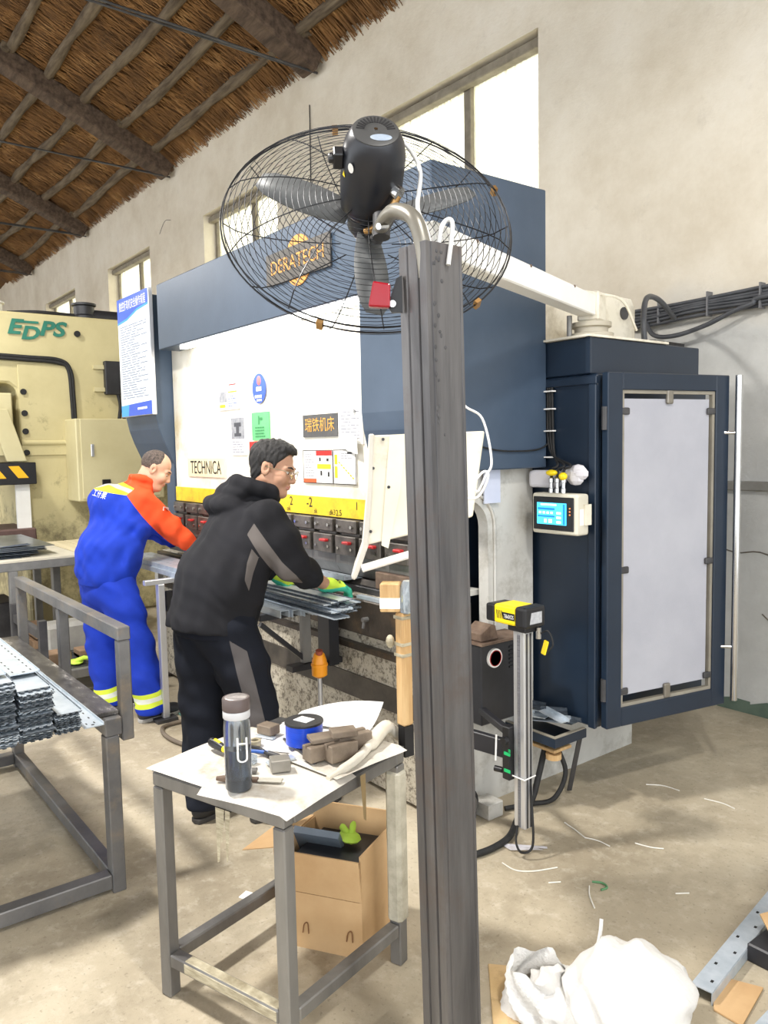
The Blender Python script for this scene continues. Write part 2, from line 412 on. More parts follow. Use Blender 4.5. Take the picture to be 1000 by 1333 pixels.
MB().box(-5.60, -5.46, 2.29, 2.6, .93, 2.72).build('guide_column', m_blue, PB, bevel=.005)
# led strip below the beam lights the ram face
MB().box(-5.0, -3.0, 2.175, 2.215, 2.313, 2.334).build('led_strip', emission('led_white', (255, 252, 244), 6), PB)
area_lamp('led_light', (-4.0, 2.195, 2.308), 2.0, 6.5, (1, .985, .95), (math.radians(32), 0, 0), .05)
# clamps with red levers
cl0 = None
for k in range(13):
    x = -5.42+.207*k; w = .088
    if cl0 is None:
        cl = MB().box(x, x+2*w, 2.262, 2.335, 1.213, 1.280).box(x, x+2*w, 2.255, 2.335, 1.10, 1.198).box(x+.01, x+2*w-.01, 2.29, 2.335, 1.19, 1.22).build('clamp', m_clamp, PB, bevel=.004)
        for dx in (.03, .146):
            MB().cyl((x+dx, 2.265, 1.247), (x+dx, 2.25, 1.247), .009, 8).build('bolt', m_chrome, cl)
            MB().cyl((x+dx, 2.26, 1.135), (x+dx, 2.248, 1.135), .008, 8).build('bolt', m_chrome, cl)
        MB().box(x+.095, x+.15, 2.228, 2.256, 1.160, 1.175).build('lever', m_red, cl, bevel=.004)
        cl0 = cl
    else:
        c_ = copy_tree(cl0, PB); c_.location.x += .207*k
MB().box(-5.44, -2.72, 2.31, 2.36, 1.05, 1.29).build('clamp_backing', m_gap, PB)
# punch in segments
for k in range(12):
    x = -5.42+.226*k
    MB().prism([(x, 2.285, 1.098), (x, 2.345, 1.098), (x, 2.345, 1.04), (x, 2.325, .992), (x, 2.318, .992), (x, 2.285, 1.05)], (.224, 0, 0)).build('punch', m_steel, PB)
# bed
MB().box(-5.52, -2.60, 2.20, 2.28, .02, .93).build('bed_plate', m_bed, PB, bevel=.004)
MB().box(-5.52, -2.60, 2.16, 2.50, .755, .925).build('bed_table', m_table, PB, bevel=.006)
MB().box(-5.52, -2.60, 2.165, 2.20, .672, .70).build('bed_ledge', m_table, PB)
MB().box(-5.52, -2.60, 2.192, 2.20, .42, .535).build('dark_stripe', mat('stripe_dark', (58, 53, 47), (84, 77, 68), rough=.6, scale=8), PB)
MB().box(-5.5, -2.66, 2.25, 2.42, .926, .962).build('die_holder', m_steel_dk, PB, bevel=.004)
MB().prism([(-5.46, 2.28, .962), (-5.46, 2.31, .985), (-5.46, 2.322, .972), (-5.46, 2.334, .985), (-5.46, 2.36, .962)], (2.76, 0, 0)).build('die', m_clamp, PB)
MB().box(-5.52, -5.44, 2.16, 2.24, .01, .02).build('foot', m_table, PB)
for x in (-2.95, -3.6, -4.4): MB().cyl((x, 2.168, .84), (x, 2.13, .84), .012, 8).cyl((x, 2.14, .84), (x, 2.132, .80), .007, 6).build('bolt', m_steel, PB)
# c-frame plates with the throat
def cframe(x0):
    arc = [(2.40+.127*math.sin(a), 1.275+.127*math.cos(a)) for a in np.linspace(0, PI/2, 8)]
    P = [(2.28, 2.121), (2.28, 1.402)]+arc+[(2.527, .80), (2.20, .80), (2.20, .24), (2.26, .13), (2.36, .05), (2.53, .0), (3.62, 0), (3.62, .355), (2.825, .355), (2.825, 2.121)]
    return MB().prism([(x0, y, z) for y, z in P], (.06, 0, 0))
cframe(-5.68).build('side_frame', m_cplate, PB)
cf = cframe(-2.58).build('side_frame', m_cplate, PB)
for x0 in (-5.68, -2.58): MB().prism([(x0, y, z) for y, z in ((2.28, 2.122), (3.62, 2.122), (3.62, 2.34), (3.585, 2.385), (2.28, 2.40))], (.06, 0, 0)).build('frame_ear', m_cream, PB)
arc = [(2.40+.165*math.sin(a), 1.275+.165*math.cos(a)) for a in np.linspace(-.5, PI/2, 10)]
MB().tube([(-2.515, y, z) for y, z in arc]+[(-2.515, 2.565, .82)], .008, 6).build('weld_bead', m_cplate, cf, smooth=60)
MB().cyl((-2.512, 3.524, 2.306), (-2.53, 3.524, 2.306), .032, 20).build('lifting_hole', m_steel_dk, cf, smooth=40)
MB().box(-3.3, -2.75, 2.62, 3.2, .35, 1.42).build('rear_cover', m_navy, PB, bevel=.01)
MB().cyl((-2.68, 2.44, .98), (-2.68, 2.44, 1.02), .03, 14).box(-2.8, -2.6, 2.36, 2.56, .955, .98).build('gauge_bracket', m_cplate, PB)
MB().box(-5.5, -2.6, 2.9, 3.55, .05, 2.3).build('rear_body', m_navy, PB, bevel=.01)
# brand plate on the beam
m_badge = mat('badge_dark', (70, 66, 62), (86, 81, 75), rough=.5, scale=8); m_orange = mat('badge_orange', (206, 142, 62), (216, 152, 74), rough=.5)
MB().lathe([(.0, 0), (.125, 0), (.125, .006), (0, .006)], (-3.454, 2.15, 2.585), (0, -1, 0), 40).build('badge_disc', m_orange, PB)
bp = MB().box(-3.76, -3.155, 2.137, 2.1435, 2.50, 2.66).build('badge_plate', m_badge, PB)
mb = MB(); text_on(mb, 'DERATECH', .1, (-3.4575, 2.1355, 2.58), (1, 0, 0), (0, 0, 1), fit=.5); mb.build('badge_lettering', m_orange, bp)
# handwriting on the yellow band
m_ink = mat('black_ink', (24, 22, 20), rough=.6)
mb = MB()
for tx, x, sz in (('2', -3.83, .07), ('-2', -3.64, .075), ('2.5', -3.36, .045), ('ok', -3.86, .04), ('sk', -3.58, .035), ('dk3', -3.42, .04), ('1', -3.2, .06)):
    text_on(mb, tx, sz, (x, 2.2905, 1.35 if sz > .05 else 1.308), (1, 0, .05), (0, 0, 1))
mb.build('handwriting', m_ink, PB)
# drive box on the outer side of the frame
db = MB().box(-2.515, -2.39, 2.35, 2.62, .43, .785).build('drive_box', m_blk_paint, PB, bevel=.006)
MB().box(-2.52, -2.375, 2.34, 2.63, .786, .796).build('drive_box_top', m_rust, db)
bm = MB(); bm.prism([(-2.5, 2.36, .797), (-2.5, 2.47, .797), (-2.5, 2.45, .86), (-2.5, 2.42, .87), (-2.5, 2.36, .835)], (.1, 0, 0)); bm.build('slide_block', m_rust, db, bevel=.004)
MB().lathe([(.026, 0), (.026, .012), (.042, .012), (.042, 0)], (-2.39, 2.425, .722), (1, 0, 0), 28).build('port_ring', m_white, db, smooth=30)
MB().lathe([(.0325, .0125), (.0325, .0145), (.035, .0145), (.035, .0125)], (-2.39, 2.425, .722), (1, 0, 0), 28).build('port_ring_mark', m_red, db)
MB().cyl((-2.389, 2.425, .722), (-2.386, 2.425, .722), .026, 24).build('port_hole', m_gap, db)
for k in range(6): MB().box(-2.389, -2.384, 2.52, 2.6, .66+.018*k, .668+.018*k).build('vent_slot', m_gap, db)

# posters and notices stuck to the ram
RY = 2.2945
def poster(name, x0, x1, z0, z1, m, label, cat='notice', th=.004, y=RY):
    t = thing(name, label, cat, ((x0+x1)/2, y, z0))
    MB().box(x0, x1, y-th, y+.005, z0, z1).build('sheet', m, t); return t
def prints(t, rects, m, y=RY-.0055, name='print'):
    mb = MB()
    for (a, b, c, d) in rects: mb.quad((a, y, c), (b, y, c), (b, y, d), (a, y, d))
    return mb.build(name, m, t)
m_pgrey = mat('print_grey', (126, 128, 134), (160, 162, 166), rough=.7, scale=40); m_pred = mat('print_red', (206, 40, 36), rough=.7)
m_pyel = mat('print_yellow', (242, 204, 40), rough=.7); m_pgreen = mat('print_green', (96, 182, 118), (112, 192, 130), rough=.6)
m_pblue = mat('print_blue', (52, 84, 196), (66, 100, 206), rough=.5); m_ptext = mat('print_text', (140, 142, 150), rough=.8)
m_porg = mat('print_orange', (226, 96, 52), rough=.7)
def lines(x0, x1, z0, z1, n, h=.5, gap=.15):
    out = []
    dz = (z1-z0)/n
    for i in range(n):
        z = z1-dz*(i+.5); x = x0; xe = x1-(x1-x0)*random.choice((0, 0, .1, .3, .45))
        while x < xe:
            w = (x1-x0)*random.uniform(.12, .4); out.append((x, min(x+w, xe), z-dz*h/2, z+dz*h/2)); x += w+(x1-x0)*gap*.25
    return out
t = poster('nameplate', -5.21, -4.64, 1.465, 1.588, mat('plate_cream', (226, 216, 176), (234, 226, 190), rough=.5), 'cream nameplate lettered TECHNICA low on the white ram', 'nameplate')
mb = MB(); text_on(mb, 'TECHNICA', .125, (-4.93, RY-.0055, 1.524), (1, 0, 0), (0, 0, 1), fit=.47); mb.build('lettering', m_ink, t)
t = thing('oval_sticker', 'blue oval safety sticker on the white ram above the green notice', 'sticker', (-4.16, RY, 1.92))
MB().add([(-4.16+.082*math.cos(a), RY-.004, 2.0+.088*math.sin(a)) for a in np.linspace(0, 2*PI, 33)[:-1]], [tuple(range(32))[::-1]]).build('sheet', m_pblue, t)
mb = MB(); mb.ell((-4.16, RY-.004, 2.045), (.025, .003, .028)).build('figure', mat('pale_red_print', (200, 110, 110), rough=.7), t)
prints(t, [(-4.19, -4.13, 1.985, 2.01)]+[(-4.21+.022*k, -4.195+.022*k, 1.945, 1.962) for k in range(4)]+[(-4.19+.022*k, -4.175+.022*k, 1.925, 1.938) for k in range(3)], m_paper)
t = poster('green_notice', -4.262, -4.055, 1.697, 1.862, m_pgreen, 'green notice sheet between the grey photo and the dark brand plate')
prints(t, [(-4.18, -4.165, 1.79, 1.84), (-4.165, -4.13, 1.815, 1.83)]+lines(-4.22, -4.1, 1.71, 1.78, 4), mat('dark_green_print', (62, 140, 84), rough=.7))
t = poster('photo_card', -4.54, -4.345, 1.61, 1.85, m_paper, 'white card with a grey machine photo and lines of print')
prints(t, [(-4.53, -4.36, 1.71, 1.84)], m_pgrey); prints(t, [(-4.49, -4.40, 1.725, 1.745), (-4.465, -4.425, 1.745, 1.785), (-4.49, -4.40, 1.785, 1.81)], mat('print_dark', (70, 72, 78), rough=.7), RY-.006)
prints(t, lines(-4.52, -4.37, 1.62, 1.7, 5, .35), m_ptext)
t = poster('picture_notice', -4.70, -4.42, 1.895, 2.066, m_paper, 'white notice with small pictures and a red heading, top of the ram')
prints(t, [(-4.68, -4.58, 1.945, 2.01)], m_pgrey); prints(t, [(-4.55, -4.45, 2.045, 2.052)], m_pred); prints(t, [(-4.56, -4.44, 2.0, 2.008), (-4.68, -4.6, 1.91, 1.93)], m_pyel); prints(t, lines(-4.56, -4.44, 1.91, 1.985, 5, .3), m_pblue)
t = poster('warning_notice', -4.30, -4.02, 1.50, 1.69, m_pyel, 'warning notice with red heading above a yellow field')
prints(t, [(-4.30, -4.02, 1.632, 1.69)], m_pred); mb = MB(); text_on(mb, '▲警告', .05, (-4.18, RY-.006, 1.66), (1, 0, 0), (0, 0, 1)); mb.build('lettering', m_paper, t)
t = poster('brand_plate', -3.684, -3.352, 1.703, 1.822, mat('plate_dark', (66, 64, 64), (84, 82, 80), rough=.35, scale=10), 'dark plate with gold Chinese lettering on the white ram', 'nameplate')
mb = MB(); text_on(mb, '瑞铁机床', .08, (-3.52, RY-.0055, 1.762), (1, 0, 0), (0, 0, 1), fit=.28); mb.build('lettering', mat('gold_print', (226, 168, 72), rough=.5), t)
t = poster('paper_sheet', -3.345, -3.135, 1.66, 1.855, m_paper, 'curling white paper sheets pinned beside the dark brand plate')
prints(t, lines(-3.32, -3.16, 1.68, 1.83, 9, .25), m_ptext)
mb = MB().quad((-3.33, RY-.007, 1.72), (-3.15, RY-.03, 1.70), (-3.14, RY-.034, 1.61), (-3.3, RY-.02, 1.645)); mb.build('loose_sheet', m_paper, t)
MB().cyl((-3.2, RY-.003, 1.83), (-3.2, RY-.022, 1.83), .012, 12).build('magnet', m_chrome, t)
t = poster('warning_card', -3.686, -3.405, 1.46, 1.632, m_paper, 'framed white card with red, yellow and orange blocks of print')
prints(t, [(-3.56, -3.41, 1.605, 1.63)], m_pred); prints(t, [(-3.55, -3.42, 1.535, 1.56)], m_pyel); prints(t, [(-3.685, -3.56, 1.461, 1.482)], m_porg)
prints(t, lines(-3.67, -3.58, 1.49, 1.62, 9, .25), m_ptext)
prints(t, [(-3.53, -3.515, 1.575, 1.595), (-3.46, -3.44, 1.575, 1.59), (-3.52, -3.505, 1.50, 1.525), (-3.45, -3.435, 1.495, 1.52)]+[(-3.69, -3.402, 1.631, 1.635), (-3.69, -3.402, 1.457, 1.461), (-3.69, -3.685, 1.46, 1.632), (-3.406, -3.402, 1.46, 1.632)], m_ink)
t = poster('diagram_card', -3.395, -3.20, 1.46, 1.632, m_paper, 'framed white card with a yellow slanting diagram')
prints(t, [(-3.385, -3.36, 1.56, 1.61), (-3.385, -3.36, 1.49, 1.55)], m_pyel)
mb = MB(); [mb.quad((-3.35+.02*k, RY-.0055, 1.575-.013*k), (-3.335+.02*k, RY-.0055, 1.57-.013*k), (-3.335+.02*k, RY-.0055, 1.562-.013*k), (-3.35+.02*k, RY-.0055, 1.567-.013*k)) for k in range(7)]; mb.build('print', m_pyel, t)
prints(t, lines(-3.33, -3.21, 1.585, 1.62, 3, .25), m_ptext)
prints(t, [(-3.399, -3.196, 1.631, 1.635), (-3.399, -3.196, 1.457, 1.461), (-3.399, -3.395, 1.46, 1.632), (-3.2, -3.196, 1.46, 1.632), (-3.27, -3.23, 1.613, 1.622)], m_ink)

# safety rule board hung at the left end of the beam
t = thing('rule_board', 'tall white and blue safety rule board hung on the press brake side', 'sign', (-5.69, 2.12, 1.905))
fr = MB().box(-6.0, -5.385, 2.125, 2.155, 1.90, 2.775).build('board', m_alu, t, bevel=.003)
y = 2.1235
MB().box(-5.995, -5.39, 2.122, 2.126, 1.905, 2.77).build('sheet', mat('board_white', (226, 236, 240), (236, 243, 246), rough=.35, scale=2), t)
def bq(pts, m, nm, yy=2.1205): MB().quad(*[(a, yy, b) for a, b in pts]).build(nm, m, t)
m_bd = mat('board_blue', (36, 78, 190), (44, 88, 200), rough=.3); m_bl = mat('board_cyan', (52, 150, 226), rough=.3)
bq([(-5.995, 2.60), (-5.8, 2.615), (-5.6, 2.66), (-5.39, 2.675), (-5.39, 2.77), (-5.995, 2.77)], m_bd, 'header')
bq([(-5.995, 2.585), (-5.8, 2.60), (-5.6, 2.645), (-5.39, 2.66), (-5.39, 2.675), (-5.6, 2.66), (-5.8, 2.615), (-5.995, 2.60)], m_bl, 'header_wave')
bq([(-5.995, 1.905), (-5.85, 1.905), (-5.83, 1.99), (-5.995, 1.985)], m_bl, 'footer'); bq([(-5.85, 1.905), (-5.39, 1.905), (-5.39, 2.0), (-5.83, 1.99)], m_bd, 'footer')
mb = MB(); text_on(mb, '数控折弯机安全操作规程', .075, (-5.69, 2.1195, 2.705), (1, 0, 0), (0, 0, 1), fit=.52)
mb.quad((-5.66, 2.1195, 1.945), (-5.48, 2.1195, 1.947), (-5.48, 2.1195, 1.962), (-5.66, 2.1195, 1.96)); mb.build('lettering', m_paper, t)
prints(t, lines(-5.95, -5.43, 2.03, 2.57, 30, .38), mat('board_print', (128, 138, 156), rough=.7), 2.1203)

# ================================================================== electrical cabinet
CAB = thing('electrical_cabinet', 'tall dark navy electrical cabinet bolted behind the press brake end', 'cabinet', (-2.36, 3.25, .36))
MB().box(-2.57, -2.17, 2.85, 3.72, .365, 1.945).build('body', m_navy, CAB, bevel=.006)
MB().box(-2.50, -2.20, 2.845, 3.70, 1.946, 2.105).build('top_box', m_navy, CAB, bevel=.004)
MB().box(-2.226, -2.20, 2.838, 2.846, 1.95, 2.105).build('top_box_flange', m_navy, CAB)
MB().box(-2.50, -2.165, 2.835, 2.852, 1.90, 1.935).build('top_rail', m_navy, CAB, bevel=.003)
MB().box(-2.205, -2.165, 2.833, 2.852, .365, 1.90).build('corner_post', m_navy, CAB, bevel=.004)
MB().box(-2.56, -2.19, 2.82, 3.42, 2.106, 2.116).build('cap_plate', m_cream, CAB)
# door, swung a little open; local frame along e1 from the hinge
h0 = Vector((-2.150, 2.855, 0)); e1 = Vector((-2.002+2.150, 3.575-2.855, 0)); DL = e1.length; e1.normalize(); nn = Vector((e1.y, -e1.x, 0))
def dbox(mb, u0, u1, w0, w1, z0, z1):
    c = h0+e1*((u0+u1)/2)+nn*((w0+w1)/2)+Vector((0, 0, (z0+z1)/2)); return mb.obox(c, e1*((u1-u0)/2), nn*((w1-w0)/2), Vector((0, 0, (z1-z0)/2)))
m_grey = mat('panel_grey', (166, 167, 176), (176, 177, 185), rough=.55, scale=3, bump=.08, bscale=160)
z0, z1 = .375, 1.947
mb = MB(); dbox(mb, 0, .085, 0, .04, z0, z1); dbox(mb, DL-.085, DL, 0, .04, z0, z1); dbox(mb, .085, DL-.085, 0, .04, z0, z0+.085); dbox(mb, .085, DL-.085, 0, .04, z1-.075, z1)
door = mb.build('door', m_navy, CAB, bevel=.004)
m_rim = mat('rim_beige', (132, 126, 114), (150, 144, 130), rough=.6)
mb = MB(); dbox(mb, .085, .1, .01, .03, z0+.085, z1-.075); dbox(mb, DL-.1, DL-.085, .01, .03, z0+.085, z1-.075); dbox(mb, .1, DL-.1, .01, .03, z0+.085, z0+.1); dbox(mb, .1, DL-.1, .01, .03, z1-.09, z1-.075); mb.build('panel_rim', m_rim, door)
mb = MB(); dbox(mb, .098, DL-.112, .012, .02, z0+.135, z1-.112); mb.build('door_panel', m_grey, door)
for (u, z) in ((.1, 1.78), (.1, 1.08), (.1, .53), (DL-.1, 1.78), (DL-.1, 1.08), (DL-.1, .53)):
    mb = MB(); dbox(mb, u-.032, u+.032, .021, .034, z-.016, z+.016); mb.build('clip', m_steel_dk, door, bevel=.01, seg=2)
for z in (z1-.1, z0+.12):
    mb = MB(); dbox(mb, DL/2-.02, DL/2+.02, .021, .036, z-.035, z+.035); mb.build('latch', mat('latch_steel', (128, 122, 112), (150, 145, 135), rough=.4, metal=.6), door, bevel=.012, seg=2)
hp = h0+e1*(DL+.02)+nn*.075
MB().cyl(hp+Vector((0, 0, .40)), hp+Vector((0, 0, 1.945)), .0165, 16).build('handle_bar', m_chrome, door, smooth=40)
for z in (1.68, .66): MB().cyl(h0+e1*(DL-.03)+nn*.03+Vector((0, 0, z)), hp+Vector((0, 0, z)), .009, 10).build('handle_mount', m_chrome, door, smooth=40)
for z in (1.75, .55):
    MB().cyl(h0+nn*.02+Vector((0, 0, z-.05)), h0+nn*.02+Vector((0, 0, z+.05)), .014, 10).build('hinge', m_steel_dk, CAB)
# scrap tray
TR = thing('scrap_tray', 'shallow dark steel tray of offcuts at the foot of the navy cabinet', 'tray', (-2.45, 2.75, .31))
mb = MB().box(-2.75, -2.22, 2.63, 2.845, .312, .318).box(-2.75, -2.22, 2.63, 2.645, .318, .352).box(-2.235, -2.22, 2.645, 2.845, .318, .352).box(-2.75, -2.735, 2.645, 2.845, .318, .352)
mb.build('pan', m_navy, TR); MB().box(-2.74, -2.222, 2.632, 2.65, .353, .357).box(-2.24, -2.222, 2.65, 2.84, .353, .357).build('rim', m_rim, TR)
MB().box(-2.45, -2.25, 2.66, 2.78, .27, .285).build('bolted_plate', m_wood, TR, bevel=.003); MB().cyl((-2.28, 2.69, .235), (-2.28, 2.69, .26), .035, 16).build('pad', m_wood, TR)
for k, (x, y, a, L, w, m) in enumerate(((-2.40, 2.74, .35, .24, .07, 'A'), (-2.33, 2.77, .15, .2, .06, 'B'), (-2.46, 2.70, .5, .22, .05, 'A'), (-2.38, 2.79, 1.0, .15, .06, 'B'), (-2.52, 2.76, .8, .16, .05, 'B'), (-2.30, 2.71, -.1, .14, .04, 'A'))):
    d = Vector((math.cos(a), math.sin(a)*.6, .12-.05*k)).normalized()
    mb = MB().bar(Vector((x, y, .375+.009*k))-d*L/2, Vector((x, y, .375+.009*k))+d*L/2, w, .005)
    mb.bar(Vector((x, y, .382+.009*k))-d*L/2+Vector((.01, w/2, 0)), Vector((x, y, .382+.009*k))+d*L/2+Vector((.01, w/2, 0)), .004, .02)
    single(mb, 'metal_offcut', m_galv if m == 'A' else m_galv_dk, ['longest and widest pale offcut across the scrap tray', 'wide dull grey offcut in the scrap tray', 'pale offcut turned towards the foil in the scrap tray', 'dull grey offcut standing crosswise at the cabinet front', 'narrow dull offcut beside the crumpled foil', 'short narrow pale offcut at the tray corner'][k], 'offcut', (x, y, .33), 'offcuts in the scrap tray')
mb = MB()
for k in range(14): mb.ell((-2.66+.025*random.gauss(0, 1), 2.73+.02*random.gauss(0, 1), .335+.012*random.random()), (.02, .012, .012), 6, 4)
single(mb, 'crumpled_foil', m_alu, 'crumpled silver foil in the corner of the scrap tray', 'foil', (-2.66, 2.73, .32))

# touch panel on the cabinet front
HM = thing('touch_panel', 'small beige touch panel with a lit cyan screen on the navy cabinet', 'control panel', (-2.30, 2.78, 1.246))
MB().box(-2.43, -2.172, 2.72, 2.80, 1.244, 1.425).build('case', mat('beige_plastic', (206, 200, 182), (214, 209, 192), rough=.45), HM, bevel=.012, seg=3)
MB().box(-2.418, -2.19, 2.7145, 2.721, 1.262, 1.41).build('bezel', m_black, HM, bevel=.004)
scr = MB().box(-2.392, -2.228, 2.711, 2.715, 1.288, 1.384).build('screen', emission('screen_cyan', (64, 178, 226), 1.3), HM)
m_su = emission('screen_white', (190, 236, 250), 1.5); m_sd = emission('screen_blue', (22, 110, 190), 1.0)
def sq(L, m, nm):
    for (a, b, c, d) in L: mb = MB().quad((a, 2.7103, c), (b, 2.7103, c), (b, 2.7103, d), (a, 2.7103, d)); mb.build(nm, m, scr)
sq([(-2.37, -2.28, 1.372, 1.38)]+[(-2.38+.022*k, -2.366+.022*k, 1.335, 1.345) for k in range(4)]+[(-2.28, -2.255, 1.335, 1.345), (-2.28, -2.255, 1.315, 1.325), (-2.28, -2.255, 1.295, 1.305), (-2.35, -2.335, 1.295, 1.312), (-2.325, -2.305, 1.295, 1.312)], m_su, 'screen_fields')
sq([(-2.387, -2.29, 1.352, 1.362), (-2.387, -2.29, 1.320, 1.328), (-2.245, -2.232, 1.29, 1.38)], m_sd, 'screen_fields')
mb = MB(); [mb.cyl((-2.209, 2.7145, 1.335+.014*k), (-2.209, 2.7125, 1.335+.014*k), .003, 8) for k in range(3)]; mb.build('led', emission('led_amber', (240, 120, 60), 1.5), HM)
for k, x in enumerate((-2.35, -2.315, -2.28)):
    MB().lathe([(.012, 0), (.012, .02), (.009, .022), (.009, .045), (.012, .047), (.012, .065), (.006, .07), (0, .07)], (x, 2.76, 1.425), (.0, 0, 1), 12).build('connector', m_chrome, HM, smooth=35)
    MB().tube(bez([(x, 2.76, 1.49), (x, 2.765, 1.53), (x+.02, 2.78, 1.55), (-2.40-.012*k, 2.835, 1.62), (-2.41-.012*k, 2.835, 1.9)], 6), .006, 8).build('cable', m_rubber, HM, smooth=60)
for z in (1.58, 1.70, 1.80, 1.88): MB().box(-2.45, -2.395, 2.82, 2.845, z, z+.006).build('cable_tie', m_paper, HM)
MB().ell((-2.34, 2.75, 1.515), (.03, .02, .014)).ell((-2.28, 2.755, 1.50), (.02, .02, .018)).build('yellow_tape', m_yellow, HM, smooth=60)
MB().box(-2.171, -2.16, 2.76, 2.80, 1.29, 1.38).build('side_latch', m_cream, HM)
MB().quad((-2.1715, 2.735, 1.29), (-2.1715, 2.765, 1.29), (-2.1715, 2.765, 1.36), (-2.1715, 2.735, 1.36)).build('rating_label', m_paper, HM)
mb = MB(); g = []
s = NT('clear_wrap'); s.color((226, 224, 230)); s.set(rough=.25, alpha=.75); m_wrap = s.m
mb.obox((-2.42, 2.80, 1.485), (.07, .01, 0), (0, .03, 0), (0, 0, .04)); b1 = single(mb, 'document_pouch', m_wrap, 'rolled papers in a clear pouch behind the touch panel connectors', 'pouch', (-2.42, 2.80, 1.445), bevel=.015, seg=2)
mb = MB()
for k in range(7): mb.ell((-2.235+.02*random.gauss(0, 1), 2.80, 1.50+.025*random.gauss(0, 1)), (.045, .02, .03), 7, 5)
single(mb, 'plastic_bag', m_wrap, 'crumpled clear plastic bag tucked beside the touch panel', 'plastic bag', (-2.235, 2.80, 1.45))

# ================================================================== swing arm and operator console
ARM = thing('swing_arm', 'cream swing arm pivoting on the cabinet top to carry the console', 'arm', (-2.33, 2.98, 2.116))
A = Vector((-2.285, 2.93, 2.255)); B = Vector((-1.80, 1.55, 2.255))
MB().bar(A, B, .075, .09).build('arm_beam', m_white, ARM, bevel=.005)
dA = (A-B).normalized()
MB().obox(A+dA*.055, dA*.055, dA.cross(Vector((0, 0, 1)))*.05, Vector((0, 0, .065))).build('arm_head', m_cream, ARM, bevel=.008)
pv = A+dA*.05
MB().lathe([(.10, 2.117), (.10, 2.135), (.075, 2.14), (.075, 2.16), (.09, 2.165), (.09, 2.185), (.05, 2.19), (0, 2.19)], (pv.x, pv.y, 0), (0, 0, 1), 24).build('pivot', mat('pivot_beige', (172, 164, 146), (190, 182, 164), rough=.5), ARM, smooth=35)
MB().cyl((-2.33, 2.86, 2.117), (-2.33, 2.86, 2.212), .012, 10).build('stop_pin', m_steel, ARM)
MB().tube(bez([pv+Vector((-.02, -.12, .07)), pv+Vector((.06, 0, .05)), pv+Vector((.1, .1, .02)), pv+Vector((.1, .2, -.1))], 6), .006, 6).build('cable', m_cream, ARM)
for t_ in (.18, .5, .8):
    p = A.lerp(B, t_)+Vector((.036, 0, .04)); MB().cyl(p, p+Vector((.006, .002, 0)), .006, 6).build('rivet', m_rust, ARM)
CON = thing('operator_console', 'cream hanging operator console with curved face plate and handle bar', 'console', (-1.9, 1.63, 1.24))
MB().cyl((-1.83, 1.64, 1.66), (-1.83, 1.64, 2.21), .03, 16).build('drop_pipe', m_cream, CON, smooth=40)
er = Vector((.61, .79, 0)).normalized(); ef = Vector((-.79, .61, 0))     # er: towards the console's back, ef: away from the aisle
O = Vector((-2.005, 1.488, 0))
def cp(u, w, z): return O+er*u+ef*w+Vector((0, 0, z))
# body: tapered trapezoid
MB().prism([cp(0, 0, 1.683), cp(.365, 0, 1.690), cp(.325, 0, 1.42), cp(.12, 0, 1.365), cp(-.02, 0, 1.335)], ef*.30).build('body', m_cream, CON, bevel=.004)
MB().prism([cp(.065, -.006, 1.684), cp(.12, -.006, 1.686), cp(.095, -.006, 1.50), cp(.055, -.006, 1.325), cp(.033, -.006, 1.335)], ef*.012).build('side_flange', mat('bright_cream', (240, 232, 204), (246, 239, 214), rough=.4), CON)
# face plate: a bent strip running below the body
pl = [(0.0, 1.688), (-.012, 1.50), (-.03, 1.335), (-.055, 1.265), (-.066, 1.238), (-.06, 1.226), (-.05, 1.228), (-.035, 1.262), (-.008, 1.335), (.008, 1.50), (.018, 1.688)]
MB().prism([cp(u, -.012, z) for u, z in pl], ef*.30).build('face_plate', mat('grey_cream', (204, 198, 186), (214, 209, 198), rough=.45), CON, bevel=.004)
MB().tube([cp(-.03, -.005, 1.262), cp(.17, -.01, 1.318), cp(.19, .05, 1.318)], .013, 12).build('handle_bar', m_white, CON, smooth=50)
mb = MB()
for (u, z) in ((.045, 1.67), (.012, 1.58), (-.0, 1.38), (.06, 1.52)): p = cp(u, -.004, z); mb.cyl(p, p-ef*.006, .005, 8)
mb.build('screw', m_steel_dk, CON)
# white cord hanging behind the post
pts = bez([(-1.81, 1.585, 2.213), (-1.76, 1.57, 2.12), (-1.70, 1.56, 1.95), (-1.676, 1.576, 1.778), (-1.633, 1.619, 1.722), (-1.615, 1.637, 1.601), (-1.628, 1.625, 1.557), (-1.645, 1.61, 1.513), (-1.652, 1.601, 1.535), (-1.63, 1.62, 1.57), (-1.622, 1.63, 1.555), (-1.64, 1.61, 1.50), (-1.668, 1.585, 1.495), (-1.665, 1.588, 1.53)], 8)
single(MB().tube(pts, .0038, 6), 'white_cord', m_paper, 'white knotted cord hanging behind the steel post', 'cord', (-1.64, 1.61, 1.49), smooth=60)
# black wire across the housing side
single(MB().tube(bez([(-2.44, 2.25, 1.70), (-2.437, 2.4, 1.64), (-2.436, 2.6, 1.615), (-2.437, 2.83, 1.64), (-2.43, 2.835, 1.8)], 8), .004, 6), 'black_wire', m_rubber, 'thin black wire looping across the blue housing side', 'wire', (-2.44, 2.5, 1.6))
# white paper card hanging in the throat
single(MB().obox((-2.50, 2.535, 1.46), (.004, 0, 0), (0, .05, 0), (0, 0, .075)), 'hanging_card', mat('bluish_card', (196, 202, 222), (206, 211, 228), rough=.6), 'bluish white card hanging above the frame throat', 'card', (-2.50, 2.535, 1.385))

